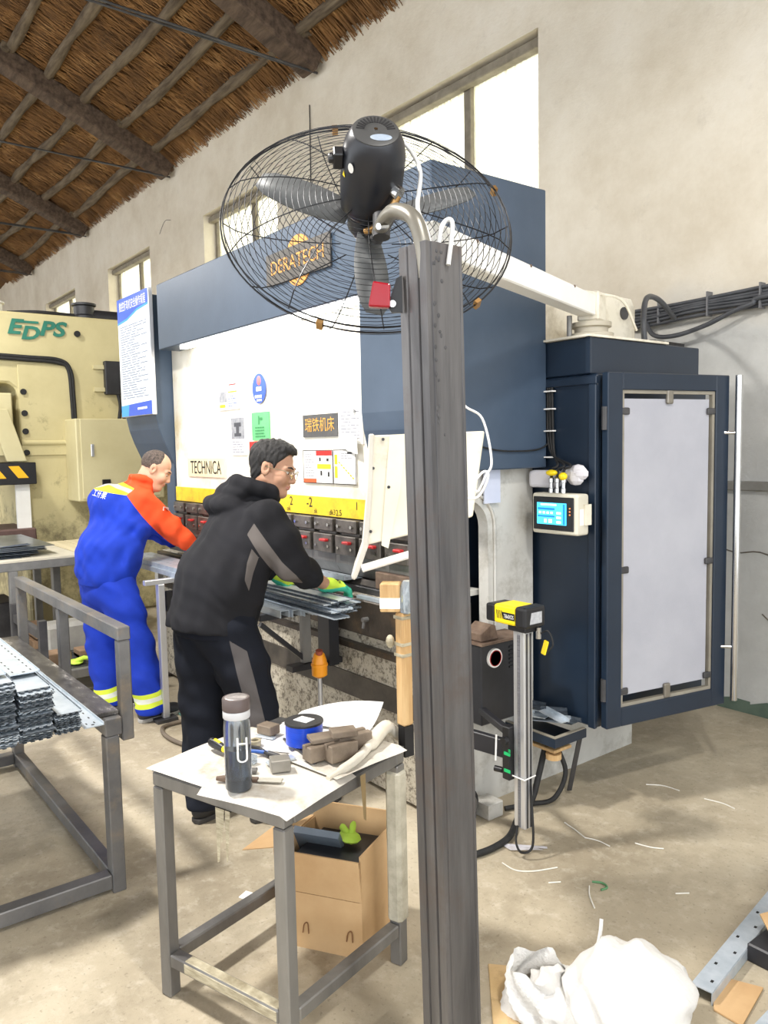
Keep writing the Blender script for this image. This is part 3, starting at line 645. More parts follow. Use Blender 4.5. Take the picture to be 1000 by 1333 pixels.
# ================================================================== laser marking stand
LS = thing('laser_sensor_stand', 'aluminium stand carrying a yellow and black laser sensor head', 'sensor', (-2.1, 2.30, .11))
MB().box(-2.135, -2.075, 2.275, 2.325, .11, .915).build('column', m_alu, LS, bevel=.004)
MB().box(-2.110, -2.098, 2.272, 2.276, .115, .90).build('scale_groove', mat('groove', (70, 70, 74), (130, 130, 134), rough=.5, scale=90, stretch=(.1, .1, 6)), LS)
MB().box(-2.0755, -2.0735, 2.285, 2.294, .115, .905).box(-2.0755, -2.0735, 2.306, 2.315, .115, .905).build('side_groove', m_steel_dk, LS)
MB().box(-2.155, -2.06, 2.265, 2.345, .912, .935).build('head_mount', m_black, LS, bevel=.004)
hd = MB().box(-2.215, -2.10, 2.25, 2.365, .935, 1.012).build('head', m_yellow, LS, bevel=.01, seg=2)
MB().box(-2.262, -2.214, 2.252, 2.363, .936, 1.008).build('end_cap', m_black, LS, bevel=.008, seg=2)
MB().box(-2.101, -2.046, 2.247, 2.369, .930, 1.016).build('end_cap', m_black, LS, bevel=.012, seg=2)
MB().quad((-2.0455, 2.275, .948), (-2.0455, 2.345, .948), (-2.0455, 2.345, .993), (-2.0455, 2.285, .993)).build('rating_label', mat('label_silver', (168, 170, 174), (190, 192, 194), rough=.4, scale=60), LS)
mb = MB(); y = 2.2492
mb.prism([(-2.16, y, .957), (-2.101, y, .957), (-2.101, y, .985), (-2.17, y, .985)], (0, -.0005, 0))
for k in range(4): mb.quad((-2.195+.009*k, y, .957), (-2.191+.009*k, y, .957), (-2.197+.009*k, y, .99), (-2.201+.009*k, y, .99))
mb.build('stripe_mark', m_black, hd)
mb = MB(); text_on(mb, 'SOXMEL', .022, (-2.132, 2.2484, .971), (-1, 0, 0), (0, 0, -1), fit=.052); mb.build('lettering', m_paper, hd)
MB().cyl((-2.05, 2.33, .93), (-2.05, 2.33, .885), .011, 10).build('connector', m_chrome, LS, smooth=40)
MB().tube(bez([(-2.05, 2.33, .90), (-2.01, 2.34, .92), (-1.99, 2.345, .87), (-2.02, 2.34, .83)], 6), .003, 6).build('tether', m_rubber, LS)
MB().obox((-2.025, 2.338, .852), (.006, .004, .028), (.012, 0, -.003), (0, .004, 0)).build('yellow_cap', m_yellow, LS, bevel=.004)
MB().box(-2.175, -2.135, 2.25, 2.29, .30, .52).build('clamp_bracket', m_black, LS, bevel=.004)
MB().box(-2.138, -2.128, 2.248, 2.25, .42, .432).box(-2.16, -2.128, 2.246, 2.25, .335, .347).box(-2.16, -2.128, 2.246, 2.25, .405, .417).build('green_mark', mat('green_led', (30, 190, 110), rough=.4), LS)
MB().cyl((-2.14, 2.24, .47), (-2.14, 2.22, .47), .016, 12).cyl((-2.18, 2.26, .33), (-2.215, 2.25, .33), .012, 12).build('knob', m_black, LS, smooth=40)
MB().bar((-2.175, 2.27, .42), (-2.50, 2.14, .455), .03, .075).bar((-2.17, 2.28, .49), (-2.5, 2.4, .50), .03, .03).build('side_arm', m_blk_paint, LS, bevel=.003)
for x in (-2.2, -2.3): MB().tube([(x, 2.245-(x+2.2)*-.4, .475), (x, 2.24-(x+2.2)*-.4, .37)], .004, 6).build('cable_tie', m_paper, LS)
MB().tube([(-2.14, 2.268, .32), (-2.07, 2.268, .32), (-2.068, 2.33, .325)], .003, 6).build('cable_tie', m_paper, LS)
MB().tube(bez([(-2.08, 2.31, .35), (-2.06, 2.30, .2), (-2.04, 2.28, .06), (-2.07, 2.25, .03), (-2.10, 2.25, .06), (-2.11, 2.27, .12)], 8), .005, 6).build('cable', m_rubber, LS, smooth=60)
# hoses, blocks and pipes on the floor at the frame foot
single(MB().tube(bez([(-2.34, 2.70, .26), (-2.34, 2.66, .15), (-2.33, 2.6, .05), (-2.30, 2.48, .018), (-2.2, 2.3, .016), (-2.2, 2.1, .016), (-2.3, 1.96, .016)], 8), .014, 8), 'hose', m_rubber, 'thick grey hose running from the tray plate along the floor', 'hose', (-2.3, 2.4, 0), smooth=60)
single(MB().tube(bez([(-2.30, 2.74, .27), (-2.27, 2.76, .15), (-2.29, 2.70, .04), (-2.36, 2.62, .015), (-2.4, 2.5, .015)], 8), .011, 8), 'hose', m_rubber, 'thinner black hose dropping to the floor beside the cabinet plinth', 'hose', (-2.3, 2.7, 0), smooth=60)
single(MB().bar((-2.23, 2.81, .31), (-2.33, 2.86, .02), .022, .006), 'steel_strap', m_steel_dk, 'flat dark strap slanting from the scrap tray to the floor', 'strap', (-2.33, 2.86, 0))
t = thing('floor_motor', 'small dark motor with a pulley on the floor under the frame', 'motor', (-2.5, 2.25, 0))
MB().cyl((-2.6, 2.28, .09), (-2.42, 2.28, .09), .075, 20).box(-2.6, -2.44, 2.2, 2.36, 0, .03).build('housing', m_blk_paint, t, smooth=40)
MB().cyl((-2.415, 2.28, .09), (-2.40, 2.28, .09), .05, 20).build('pulley', m_steel, t, smooth=40); MB().box(-2.48, -2.38, 2.38, 2.47, .0, .07).build('terminal_box', m_cplate, t, bevel=.004)
# ================================================================== steel post with fan
POST = thing('steel_post', 'dark raw steel box post standing between the table and the console', 'post', (-1.37, 1.24, 0))
bx, by = -1.416, 1.187
poly = [(0, 0), (.028, 0), (.030, .004), (.036, .004), (.038, 0), (.070, 0), (.072, .005), (.078, .005), (.080, 0), (.106, 0), (.106, .012), (.103, .014), (.103, .018), (.106, .020), (.106, .108), (.103, .110), (.103, .114), (.106, .116), (.106, .122), (0, .122)]
m_post = mat('post_steel', (74, 73, 75), (112, 110, 110), rough=.42, metal=.55, scale=3, stretch=(4, 4, .35), c3=(96, 84, 78), dscale=4, bump=.1, bscale=22)
MB().prism([(bx+a*.875, by+b*.875, 0) for a, b in poly], (0, -.042, 2.091)).build('column', m_post, POST)
MB().box(bx-.06, bx+.17, by-.06, by+.18, 0, .012).build('base_plate', m_post, POST, bevel=.003)
mb = MB()
for k in range(26):
    z = 1.55+.53*random.random()**.6; yy = by-.042*z/2.091+.02+.03*random.random()**2
    mb.ell((bx+.0931, yy, z), (.0012, .0025+.002*random.random(), .003+.003*random.random()), 6, 4)
mb.build('weld_spatter', m_steel_dk, POST, kind='stuff')

FAN = thing('industrial_fan', 'large black industrial fan with wire cage clamped on the steel post', 'fan', (-1.344, 1.191, 2.053))
FS = 1.024
class FMB(MB):
    def build(s, *a, **k):
        s.v = [tuple(hub+(Vector(p)-hub)*FS) for p in s.v]; return MB.build(s, *a, **k)
hub = Vector((-1.767, 1.324, 2.257)); n_ = Vector((.7115, -.427, .5575)).normalized()
fa = Vector((0, 0, 1)).cross(n_).normalized(); fb = n_.cross(fa).normalized()     # fa image right, fb image up
def fp(r, a, h): return hub+n_*h+fa*(r*math.cos(a))+fb*(r*math.sin(a))
m_fan = mat('fan_black', (26, 28, 34), (34, 36, 43), rough=.34, scale=5, bump=.03); m_wire = mat('cage_wire', (34, 34, 37), (48, 48, 50), rough=.4, metal=.6)
FMB().lathe([(.0, .04), (.062, .042), (.076, .06), (.079, .12), (.079, .205), (.072, .238), (.060, .262), (.056, .266)], hub, n_, 40).build('motor', m_fan, FAN, smooth=35)
FMB().lathe([(.056, .262), (.056, .268), (.05, .27), (0, .27)], hub, n_, 32).build('motor_cap', mat('cap_grey', (58, 58, 58), (70, 70, 69), rough=.5), FAN, smooth=30)
for k in range(15):
    a = math.radians(8+164*k/14); p, q = fp(.027, a, .2705), fp(.047, a, .2705)
    FMB().bar(p, q, .0045, .0012, n_).build('vent_slot', m_gap, FAN)
FMB().cyl(fp(0, 0, .27), fp(0, 0, .273), .005, 8).build('cap_screw', m_chrome, FAN)
c0 = fp(.030, -PI/2+.35, .2708); mb = FMB(); mb.add([c0+fa*(.026*math.cos(t))+fb*(.012*math.sin(t)) for t in np.linspace(0, 2*PI, 25)[:-1]], [tuple(range(24))]); mb.build('badge', mat('badge_silver', (150, 168, 190), (186, 198, 212), rough=.3, metal=.3, scale=30), FAN)
side = lambda a, h, r=.079: fp(r, a, h)
aL = PI+.12
FMB().obox(fp(.088, aL, .20), n_*.022, fb*.016, fa*.012).cyl(fp(.095, aL, .20), fp(.112, aL, .20), .012, 12).build('switch', m_black, FAN, bevel=.003)
mb = FMB(); cc = fp(.0795, aL+.62, .205); ra = (cc-fp(0, 0, .205)).normalized(); rb = n_.cross(ra); mb.add([cc+ra*.0012+n_*(.013*math.cos(t))+rb*(.009*math.sin(t)) for t in np.linspace(0, 2*PI, 21)[:-1]], [tuple(range(20))]); mb.build('sticker', m_paper, FAN)
mb = FMB(); cc = fp(.0795, aL+.3, .172); ra = (cc-fp(0, 0, .172)).normalized(); rb = n_.cross(ra); mb.add([cc+ra*.0012+n_*(.011*math.cos(t))+rb*(.007*math.sin(t)) for t in np.linspace(0, 2*PI, 4)[:-1]], [(0, 1, 2)]); mb.build('warning_label', m_yellow, FAN)
# blades
for k, a0 in enumerate((-PI/2-.06, PI/6-.16, 5*PI/6-.02)):
    P = []; N = 9
    for i in range(N+1):
        t = i/N; r = .055+.27*t; w = (.022+.024*math.sin(PI*min(1, t*.75+.12)))*(1 if t < .9 else .93-.25*(t-.9)*10)
        pit = -math.radians(20-8*t)
        er_ = fa*math.cos(a0)+fb*math.sin(a0); et = -fa*math.sin(a0)+fb*math.cos(a0)
        for s_ in (-1, 1):
            P.append(hub+er_*r+et*(s_*w*math.cos(pit)+.012*t)+n_*(s_*w*math.sin(pit)))
    me = FMB(); me.add(P, [(2*i, 2*i+1, 2*i+3, 2*i+2) for i in range(N)])
    o = me.build('blade', mat('blade_grey', (84, 86, 87), (98, 100, 100), rough=.55, scale=6), FAN, smooth=60); sm = o.modifiers.new('t', 'SOLIDIFY'); sm.thickness = .004
FMB().lathe([(0, -.04), (.04, -.035), (.055, -.01), (.055, .03), (0, .03)], hub, n_, 24).build('hub', m_fan, FAN, smooth=40)
# wire guards: concentric rings on two shallow domes
def guard(sgn, depth, name):
    def hh(r): return sgn*depth*math.sqrt(max(0, 1-(r/.385)**2.4))+(.0)
    R = [.095+.0150*i for i in range(20)]
    for r in R:
        mb = FMB(); mb.tube([fp(r, 2*PI*i/56, hh(r)) for i in range(56)], .0010, 4, closed=True); mb.build('guard_ring', m_wire, FAN)
    for k in range(10):
        a = 2*PI*k/10+.2*(sgn > 0)
        FMB().tube([fp(r, a+.5*(r-.1)*(sgn > 0), hh(r)) for r in np.linspace(.07, .383, 10)], .0016, 5).build('guard_rib', m_wire, FAN)
guard(1, .085, 'rear'); guard(-1, .075, 'front')
FMB().tube([fp(.386, 2*PI*i/72, 0) for i in range(72)], .0024, 6, closed=True).build('guard_rim', m_wire, FAN)
FMB().tube([fp(.380, 2*PI*i/72, .012) for i in range(72)], .0018, 5, closed=True).build('guard_rim', m_wire, FAN)
m_brass = mat('brass', (168, 128, 78), (186, 148, 96), rough=.35, metal=.8)
for a in (.35, -.85, -1.95, 1.75): FMB().obox(fp(.386, a, 0), n_*.012, (fp(.4, a, 0)-fp(.38, a, 0))*.3, n_.cross(fp(.4, a, 0)-fp(.38, a, 0)).normalized()*.008).build('rim_clip', m_brass, FAN)
# mount
MB().cyl(fp(.05, -.85, .13)+n_*.02, fp(.098, -.85, .13)+n_*.02, .018, 14).build('mount_boss', m_chrome, FAN, smooth=40)
def gp(r, a, h): return hub+(fp(r, a, h)-hub)*FS
MB().tube(bez([gp(.090, -.85, .14), gp(.095, -1.1, .115), gp(.095, -1.45, .07), gp(.090, -1.75, .045)], 6), .010, 8).build('mount_lever', m_brass, FAN, smooth=60)
MB().cyl(gp(.10, -1.45, .03), gp(.105, -1.2, .10), .018, 12).build('clamp', m_steel_dk, FAN, smooth=40)
MB().tube(bez([(-1.344, 1.165, 2.017), (-1.353, 1.160, 2.098), (-1.380, 1.158, 2.153), (-1.451, 1.169, 2.186), (-1.523, 1.196, 2.192), (-1.612, 1.241, 2.183)], 7), .018, 14).build('pipe', mat('pipe_grey', (122, 118, 108), (146, 142, 132), rough=.35, metal=.4), FAN, smooth=60)
MB().cyl((-1.590, 1.232, 2.165), (-1.599, 1.241, 2.223), .022, 12).build('pipe_clamp', m_steel_dk, FAN, smooth=40)
MB().cyl((-1.523, 1.196, 2.174), (-1.514, 1.165, 2.165), .008, 8).build('clamp_bolt', m_chrome, FAN, smooth=40)
m_cw = mat('cable_white', (214, 214, 212), rough=.4)
MB().tube(bez([gp(.075, .7, .21), gp(.095, .45, .2), gp(.12, 0, .16), (-1.433, 1.218, 2.196), (-1.371, 1.191, 2.125), (-1.344, 1.187, 2.035)], 8), .0055, 8).build('power_cable', m_cw, FAN, smooth=60)
MB().tube(bez([(-1.335, 1.191, 2.035), (-1.339, 1.200, 2.107), (-1.335, 1.214, 2.143), (-1.321, 1.223, 2.134), (-1.317, 1.205, 2.044)], 7), .0055, 8).build('power_cable', m_cw, FAN, smooth=60)
# red clearance lamp
RL = thing('red_lamp', 'red lens marker lamp on a black bracket at the post side', 'lamp', (-1.409, 1.133, 1.945))
pd = Vector((.008, -.007, 0))
MB().prism([(-1.405, 1.145, 2.028), (-1.405, 1.145, 1.947), (-1.423, 1.128, 1.948), (-1.429, 1.123, 1.959), (-1.426, 1.125, 1.974), (-1.414, 1.137, 2.023)], pd).build('bracket', m_black, RL)
s = NT('red_lens'); s.color((176, 20, 40)); s.set(rough=.2, trans=.35); m_lens = s.m
MB().prism([(-1.424, 1.127, 2.009), (-1.424, 1.125, 1.956), (-1.461, 1.092, 1.961), (-1.452, 1.100, 2.017)], (.02, -.017, 0)).build('lens', m_lens, RL, bevel=.004, seg=2)
MB().cyl((-1.413, 1.124, 1.966), (-1.408, 1.119, 1.966), .008, 10).build('bolt', m_chrome, RL)

# ================================================================== cables on the wall
m_cable = mat('cable_dark', (62, 64, 68), (88, 90, 94), rough=.5, scale=4)
WC = thing('cable_bundle', 'bundle of dark cables strapped along the back wall', 'cables', (-1.5, 4.5, 2.40))
for k in range(6):
    dz = .02*k; MB().tube(bez([(-4.2, 4.50, 2.40+dz), (-3.1, 4.50-.01*(k % 3), 2.385+dz), (-2.7, 4.49, 2.40+dz+.01*math.sin(k)), (-2.2, 4.50-.012*(k % 2), 2.405+dz), (-1.2, 4.50, 2.43+dz), (1.5, 4.5, 2.45+dz)], 8), .011, 8).build('cable', m_cable, WC, smooth=60)
MB().tube(bez([(-3.05, 4.49, 2.42), (-2.95, 4.44, 2.31), (-2.8, 4.44, 2.29), (-2.6, 4.45, 2.33), (-2.35, 4.46, 2.41), (-1.9, 4.47, 2.46), (1.5, 4.47, 2.5)], 8), .014, 8).build('drooping_cable', m_cable, WC, smooth=60)
for x in (-2.95, -2.62, -2.3): MB().box(x, x+.01, 4.472, 4.53, 2.385, 2.53).build('strap', mat('strap_grey', (112, 112, 114), rough=.5), WC)
t = thing('flex_cable', 'thick flexible cable ending in black plugs on the cabinet top', 'cable', (-2.4, 3.5, 2.106))
MB().tube(bez([(-2.75, 4.35, 2.38), (-2.62, 4.0, 2.43), (-2.5, 3.7, 2.40), (-2.44, 3.58, 2.28), (-2.42, 3.56, 2.16)], 8), .015, 8).build('cable', m_cable, t, smooth=60)
mb = MB().ell((-2.40, 3.58, 2.135), (.06, .035, .028), 10, 6); mb.build('plug', m_rubber, t, smooth=60)
for k in range(4): MB().tube([(-2.37+.01*k, 3.57+.02*k, 2.135), (-2.31+.012*k, 3.61+.025*k, 2.123)], [.016, .010], 8).build('plug_finger', m_rubber, t, smooth=60)
t = thing('roof_wire', 'thin dark wire hanging down the back wall from the eave', 'wire', (-7.2, 4.54, 3.7))
MB().tube([(-7.0, 4.535, 5.1), (-7.02, 4.54, 4.4), (-7.03, 4.54, 3.7)], .006, 5).build('strand', m_rubber, t)

# ================================================================== foreground table
T0 = Vector((-2.235, .83, 0)); e1 = Vector((.952, .305, 0)); e2 = Vector((-.262, .965, 0)).normalized(); TW, TD = .52, .54
def tp(u, v, z): return T0+e1*u+e2*v+Vector((0, 0, z))
TAB = thing('work_table', 'small square tube steel table covered with loose white paper', 'table', tp(TW/2, TD/2, 0))
for (u, v) in ((.02, .02), (TW-.02, .02), (TW-.02, TD-.02), (.02, TD-.02)):
    MB().bar(tp(u, v, 0), tp(u, v, .655), .042, .042, e1).build('leg', m_steel, TAB, bevel=.004)
for (a, b) in (((0, .02), (TW, .02)), ((0, TD-.02), (TW, TD-.02))): MB().bar(tp(*a, .678), tp(*b, .678), .042, .042).build('top_rail', m_steel, TAB, bevel=.004)
for (a, b) in (((.02, .042), (.02, TD-.042)), ((TW-.02, .042), (TW-.02, TD-.042))): MB().bar(tp(*a, .678), tp(*b, .678), .042, .042).build('top_rail', m_steel, TAB, bevel=.004)
for (a, b) in (((.042, .02), (TW-.042, .02)), ((.02, .042), (.02, TD-.042)), ((TW-.02, .042), (TW-.02, TD-.042))): MB().bar(tp(*a, .12), tp(*b, .12), .04, .04).build('bottom_rail', m_steel, TAB, bevel=.004)
m_wrap2 = mat('tape_wrap', (142, 132, 108), (190, 181, 156), rough=.4, scale=20, stretch=(1, 1, 6), bump=.2, bscale=60)
MB().bar(tp(.10, .0195, .121), tp(TW-.042, .0195, .121), .0425, .0425).build('tape_wrap', m_wrap2, TAB, bevel=.008)
MB().bar(tp(TW-.02, TD-.02, .14), tp(TW-.02, TD-.02, .64), .056, .056, e1).build('leg_wrap', mat('leg_wrap', (150, 144, 126), (190, 184, 166), rough=.35, scale=14, bump=.3, bscale=40), TAB, bevel=.012)
MB().obox(tp(TW/2, TD/2, .704), e1*(TW/2), e2*(TD/2), Vector((0, 0, .004))).build('top_plate', m_steel_dk, TAB)
def sheet(u0, v0, du, dv, rot, z, lift, name, label, m=m_paper, droop=0):
    N = 14; vs = []; cu, cv = u0+du/2, v0+dv/2
    for j in range(N+1):
        for i in range(N+1):
            a, b = (i/N-.5)*du, (j/N-.5)*dv; x = cu+a*math.cos(rot)-b*math.sin(rot); y = cv+a*math.sin(rot)+b*math.cos(rot)
            out = max(0, -y, x-TW, y-TD, -x)
            zz = z+lift*(math.sin(7*a+3*b+u0*9)**2)*.5+lift*math.cos(11*b)**2*.3-out*droop
            vs.append(tp(x, y, zz))
    me = MB().add(vs, [(j*(N+1)+i, j*(N+1)+i+1, (j+1)*(N+1)+i+1, (j+1)*(N+1)+i) for j in range(N) for i in range(N)])
    return single(me, name, m, label, 'paper', tp(cu, cv, z), smooth=60)
m_paper2 = mat('paper_stained', (196, 190, 178), (218, 214, 206), rough=.8, scale=4, c3=(160, 144, 118), dscale=5)
m_paper3 = mat('paper_dull', (208, 206, 202), (224, 222, 219), rough=.8, scale=3)
sheet(-.012, -.012, .30, .42, .02, .711, .008, 'paper_sheet', 'white paper sheet under the water bottle', m_paper2, .3)
sheet(.22, -.022, .32, .30, .04, .714, .008, 'paper_sheet', 'white stained sheet hanging over the table corner', m_paper2, .8)
sheet(.10, .30, .36, .26, .35, .718, .012, 'paper_sheet', 'white sheet below the blue wire spool', m_paper3)
sheet(.30, .22, .24, .3, -.1, .721, .008, 'paper_sheet', 'stained paper sheet beneath the steel blocks', m_paper2, .3)
# a sheet standing up behind the spool
mb = MB(); vs = []
for j in range(9):
    for i in range(7):
        a, b = i/6, j/8; p = tp(.08+.30*a+.02*b, .46+.06*a+.08*b, .725+.01*math.sin(3*a)+(.085*a*(1-a*.3)+.02)*b*b*1.1); vs.append(p)
mb.add(vs, [(j*7+i, j*7+i+1, (j+1)*7+i+1, (j+1)*7+i) for j in range(8) for i in range(6)])
single(mb, 'curled_sheet', m_paper3, 'white sheet curling upward behind the blue spool', 'paper', tp(.2, .48, .72), smooth=60)
# rolled plastic at the table's right edge
mb = MB().tube(bez([tp(.50, .20, .72), tp(.505, .32, .735), tp(.47, .45, .745), tp(.44, .56, .75), tp(.45, .62, .70)], 6), [.008]*3+[.014]*8+[.022]*8+[.018]*6, 10)
single(mb, 'rolled_film', mat('film_beige', (206, 198, 180), (232, 226, 212), rough=.35, scale=8, bump=.2, bscale=30), 'rolled beige plastic film along the table edge by the post', 'film', tp(.47, .45, .71), smooth=60)
mb = MB()
for (u, dz, w) in ((.285, .15, .012), (.32, .14, .01), (.30, .09, .008)): mb.add([tp(u-w, -.006, .66), tp(u+w, -.006, .66), tp(u+w*.4, -.012, .66-dz), tp(u-w*.3, -.012, .655-dz)], [(0, 1, 2, 3)])
single(mb, 'torn_tape', m_wrap2, 'torn strips of tape dangling from the table front rail', 'tape', tp(.3, -.01, .5))
single(MB().add([tp(TW+.015, .30, .70), tp(TW+.015, .325, .70), tp(TW+.02, .318, .56), tp(TW+.02, .306, .57)], [(0, 1, 2, 3)]), 'torn_tape', mat('brown_tape', (134, 112, 74), (160, 138, 98), rough=.4), 'brown strip of tape hanging over the cardboard box', 'tape', tp(TW+.02, .31, .56))

# water bottle
b0 = Vector((-1.915, .953, .722)); BT = thing('water_bottle', 'clear tall water bottle with brown lid', 'bottle', b0)
s = NT('bottle_smoke'); s.color((150, 160, 172)); s.set(rough=.08, trans=.9, spec=.5); m_bot = s.m
MB().lathe([(0, 0), (.033, 0), (.0365, .006), (.0365, .17), (.035, .19), (.033, .20)], b0, (0, 0, 1), 32).build('shell', m_bot, BT, smooth=40)
s = NT('bottle_water'); s.color((120, 134, 154)); s.set(rough=.05, trans=.85); m_wat = s.m
MB().lathe([(0, .008), (.0325, .008), (.0325, .115), (0, .115)], b0, (0, 0, 1), 28).build('water', m_wat, BT, smooth=40)
MB().lathe([(.0, .03), (.034, .03), (.034, .0), (.0, .0)], b0+Vector((0, 0, .002)), (0, 0, 1), 28).build('base_cup', mat('bottle_grey', (60, 66, 76), (74, 80, 90), rough=.2), BT, smooth=40)
MB().lathe([(.036, .20), (.037, .202), (.037, .219), (.036, .221), (0, .221)], b0, (0, 0, 1), 32).build('collar', mat('collar_grey', (196, 196, 198), rough=.4), BT, smooth=40)
MB().lathe([(.0372, .222), (.0378, .226), (.0378, .252), (.036, .2555), (.031, .2557)], b0, (0, 0, 1), 32).build('lid', mat('lid_brown', (88, 76, 74), (98, 86, 83), rough=.45), BT, smooth=40)
MB().lathe([(.031, .2555), (.028, .2575), (0, .2575)], b0, (0, 0, 1), 32).build('lid_top', mat('lid_silver', (158, 152, 150), rough=.35, metal=.4), BT, smooth=40)
mb = MB(); dcm = Vector((.895, -.445, 0)); tr_ = Vector((.445, .895, 0))
text_on(mb, 'H', .05, b0+dcm*.0372+tr_*.012+Vector((0, 0, .135)), tr_, (0, 0, 1)); text_on(mb, 'U', .05, b0+dcm*.0372+tr_*.012+Vector((0, 0, .10)), tr_, (0, 0, 1)); mb.build('lettering', m_paper, BT)
# wire spool
p = Vector((-2.06, 1.255, .735)); SP = thing('wire_spool', 'blue wire spool with black flanges and a white label', 'spool', p)
MB().lathe([(.0, 0), (.058, 0), (.058, .062), (0, .062)], p, (0, 0, 1), 36).build('wound_wire', mat('spool_blue', (22, 66, 196), (34, 82, 214), rough=.3, scale=20, stretch=(1, 1, 20)), SP, smooth=40)
MB().lathe([(0, .062), (.060, .062), (.061, .065), (.060, .069), (0, .069)], p, (0, 0, 1), 36).build('flange', m_blk_paint, SP, smooth=40)
MB().obox(p+Vector((0, 0, .0705)), e1*.026, e2*.02, Vector((0, 0, .001))).build('label', m_paper, SP)
# steel blocks
m_blk = mat('tool_block', (112, 98, 84), (142, 128, 112), rough=.6, metal=.25, scale=12, bump=.12)
def block(u, v, z, L, w, h, rot, label, m=m_blk, groove=True, name='steel_block', grp=None):
    c = tp(u, v, z); a = e1*math.cos(rot)+e2*math.sin(rot); b = -e1*math.sin(rot)+e2*math.cos(rot)
    mb = MB()
    if groove:
        P = [(-w/2, 0), (w/2, 0), (w/2, h), (w*.22, h), (w*.1, h*.72), (-w*.02, h), (-w/2, h)]
        mb.prism([c+b*x-a*(L/2)+Vector((0, 0, zz)) for x, zz in P], a*L)
    else: mb.obox(c+Vector((0, 0, h/2)), a*L/2, b*w/2, Vector((0, 0, h/2)))
    return single(mb, name, m, label, 'steel block', c, grp, bevel=.002)
block(.40, .285, .73, .09, .05, .045, 1.25, 'brown grooved die block, lower one beside the paper roll')
block(.455, .315, .73, .09, .045, .05, 1.25, 'brown grooved die block nearest the rolled plastic film')
block(.44, .385, .73, .11, .055, .055, 1.2, 'tall brown die block behind the other blocks')
block(.40, .32, .777, .11, .06, .014, 1.0, 'flat brown steel plate lying across the die blocks', groove=False)
block(.44, .345, .79, .075, .055, .018, .9, 'small brown block on top of the die block pile', groove=False)
block(.12, .36, .728, .06, .045, .03, .0, 'brown grey steel block beside the blue spool', groove=False)
block(.35, .17, .724, .055, .05, .035, .9, 'small grey steel cube in front of the rolled film', mat('dull_steel', (128, 124, 116), (156, 152, 144), rough=.45, metal=.5), groove=False)
block(.13, .335, .722, .07, .02, .006, .15, 'thin bright metal strip under the brown block', m_galv, False, 'metal_strip')
single(MB().lathe([(.012, 0), (.02, 0), (.02, .018), (.012, .018), (.012, 0)], tp(.15, .27, .722), (0, 0, 1), 20), 'tape_roll', m_wrap2, 'small tape roll beside the water bottle', 'tape', tp(.15, .27, .722), smooth=40)
single(MB().bar(tp(.20, .345, .73), tp(.41, .25, .728), .006, .006), 'steel_rod', m_steel_dk, 'thin dark steel rod in front of the blue spool', 'rod', tp(.3, .3, .722))
single(MB().bar(tp(.30, .17, .73), tp(.33, .25, .73), .03, .008), 'steel_bar', m_galv, 'short bluish bright steel bar beside the small cube', 'bar', tp(.31, .2, .722), bevel=.002)
single(MB().bar(tp(.27, .09, .73), tp(.31, .12, .73), .022, .01), 'steel_bar', m_steel, 'short dull steel bar touching the water bottle', 'bar', tp(.29, .1, .722), bevel=.002)
# screwdriver
a, b_ = tp(.045, .185, .742), tp(.15, .165, .736); d = (b_-a).normalized()
SD = thing('screwdriver', 'black and yellow handled screwdriver behind the bottle', 'screwdriver', (a+b_)/2)
MB().tube([a, a+d*.008, a+d*.03, a+d*.07, a+d*.08], [.009, .014, .0155, .013, .008], 10).build('handle', m_black, SD, smooth=50)
MB().tube([a+d*.028+Vector((0, 0, .011)), a+d*.058+Vector((0, 0, .010))], [.007, .006], 8).build('grip', m_yellow, SD, smooth=50); MB().tube([a+d*.078, a+d*.092], [.011, .009], 10).build('ferrule', m_yellow, SD, smooth=50)
MB().tube([a+d*.092, a+d*.17], .004, 8).build('shaft', m_steel_dk, SD, smooth=50)
# pliers
PL = thing('pliers', 'dark pliers with open handles lying by the bottle', 'pliers', tp(.2, .22, .722))
MB().tube(bez([tp(.13, .235, .728), tp(.19, .24, .732), tp(.24, .225, .732), tp(.26, .22, .73)], 5), .006, 8).build('handle', m_black, PL, smooth=60)
MB().tube(bez([tp(.15, .18, .728), tp(.19, .21, .732), tp(.24, .228, .732), tp(.27, .235, .73)], 5), .006, 8).build('handle', mat('blue_grip', (40, 84, 160), rough=.4), PL, smooth=60)
MB().tube([tp(.25, .226, .731), tp(.285, .228, .73), tp(.31, .232, .729)], [.010, .009, .003], 8).build('jaw', m_steel_dk, PL, smooth=60)
# file / scraper along the front edge
a, b_ = tp(.27, .03, .728), tp(.40, .10, .728); d = (b_-a).normalized()
FI = thing('scraper', 'rusty handled scraper with flat pale blade at the table front', 'tool', (a+b_)/2)
MB().tube([a-d*.02, a, a+d*.10], [.006, .009, .008], 10).build('handle', m_rust, FI, smooth=50); MB().bar(a+d*.10, a+d*.17, .022, .006).build('blade', mat('blade_pale', (188, 184, 172), rough=.4, metal=.4), FI, bevel=.002)
s = NT('clear_plastic'); s.color((206, 216, 224)); s.set(rough=.1, trans=.7); m_clr = s.m
single(MB().obox(tp(.24, .16, .735), e1*.02, e2*.014, Vector((0, 0, .012))), 'clear_box', m_clr, 'tiny clear plastic box beside the bluish bar', 'box', tp(.24, .16, .722), bevel=.003)

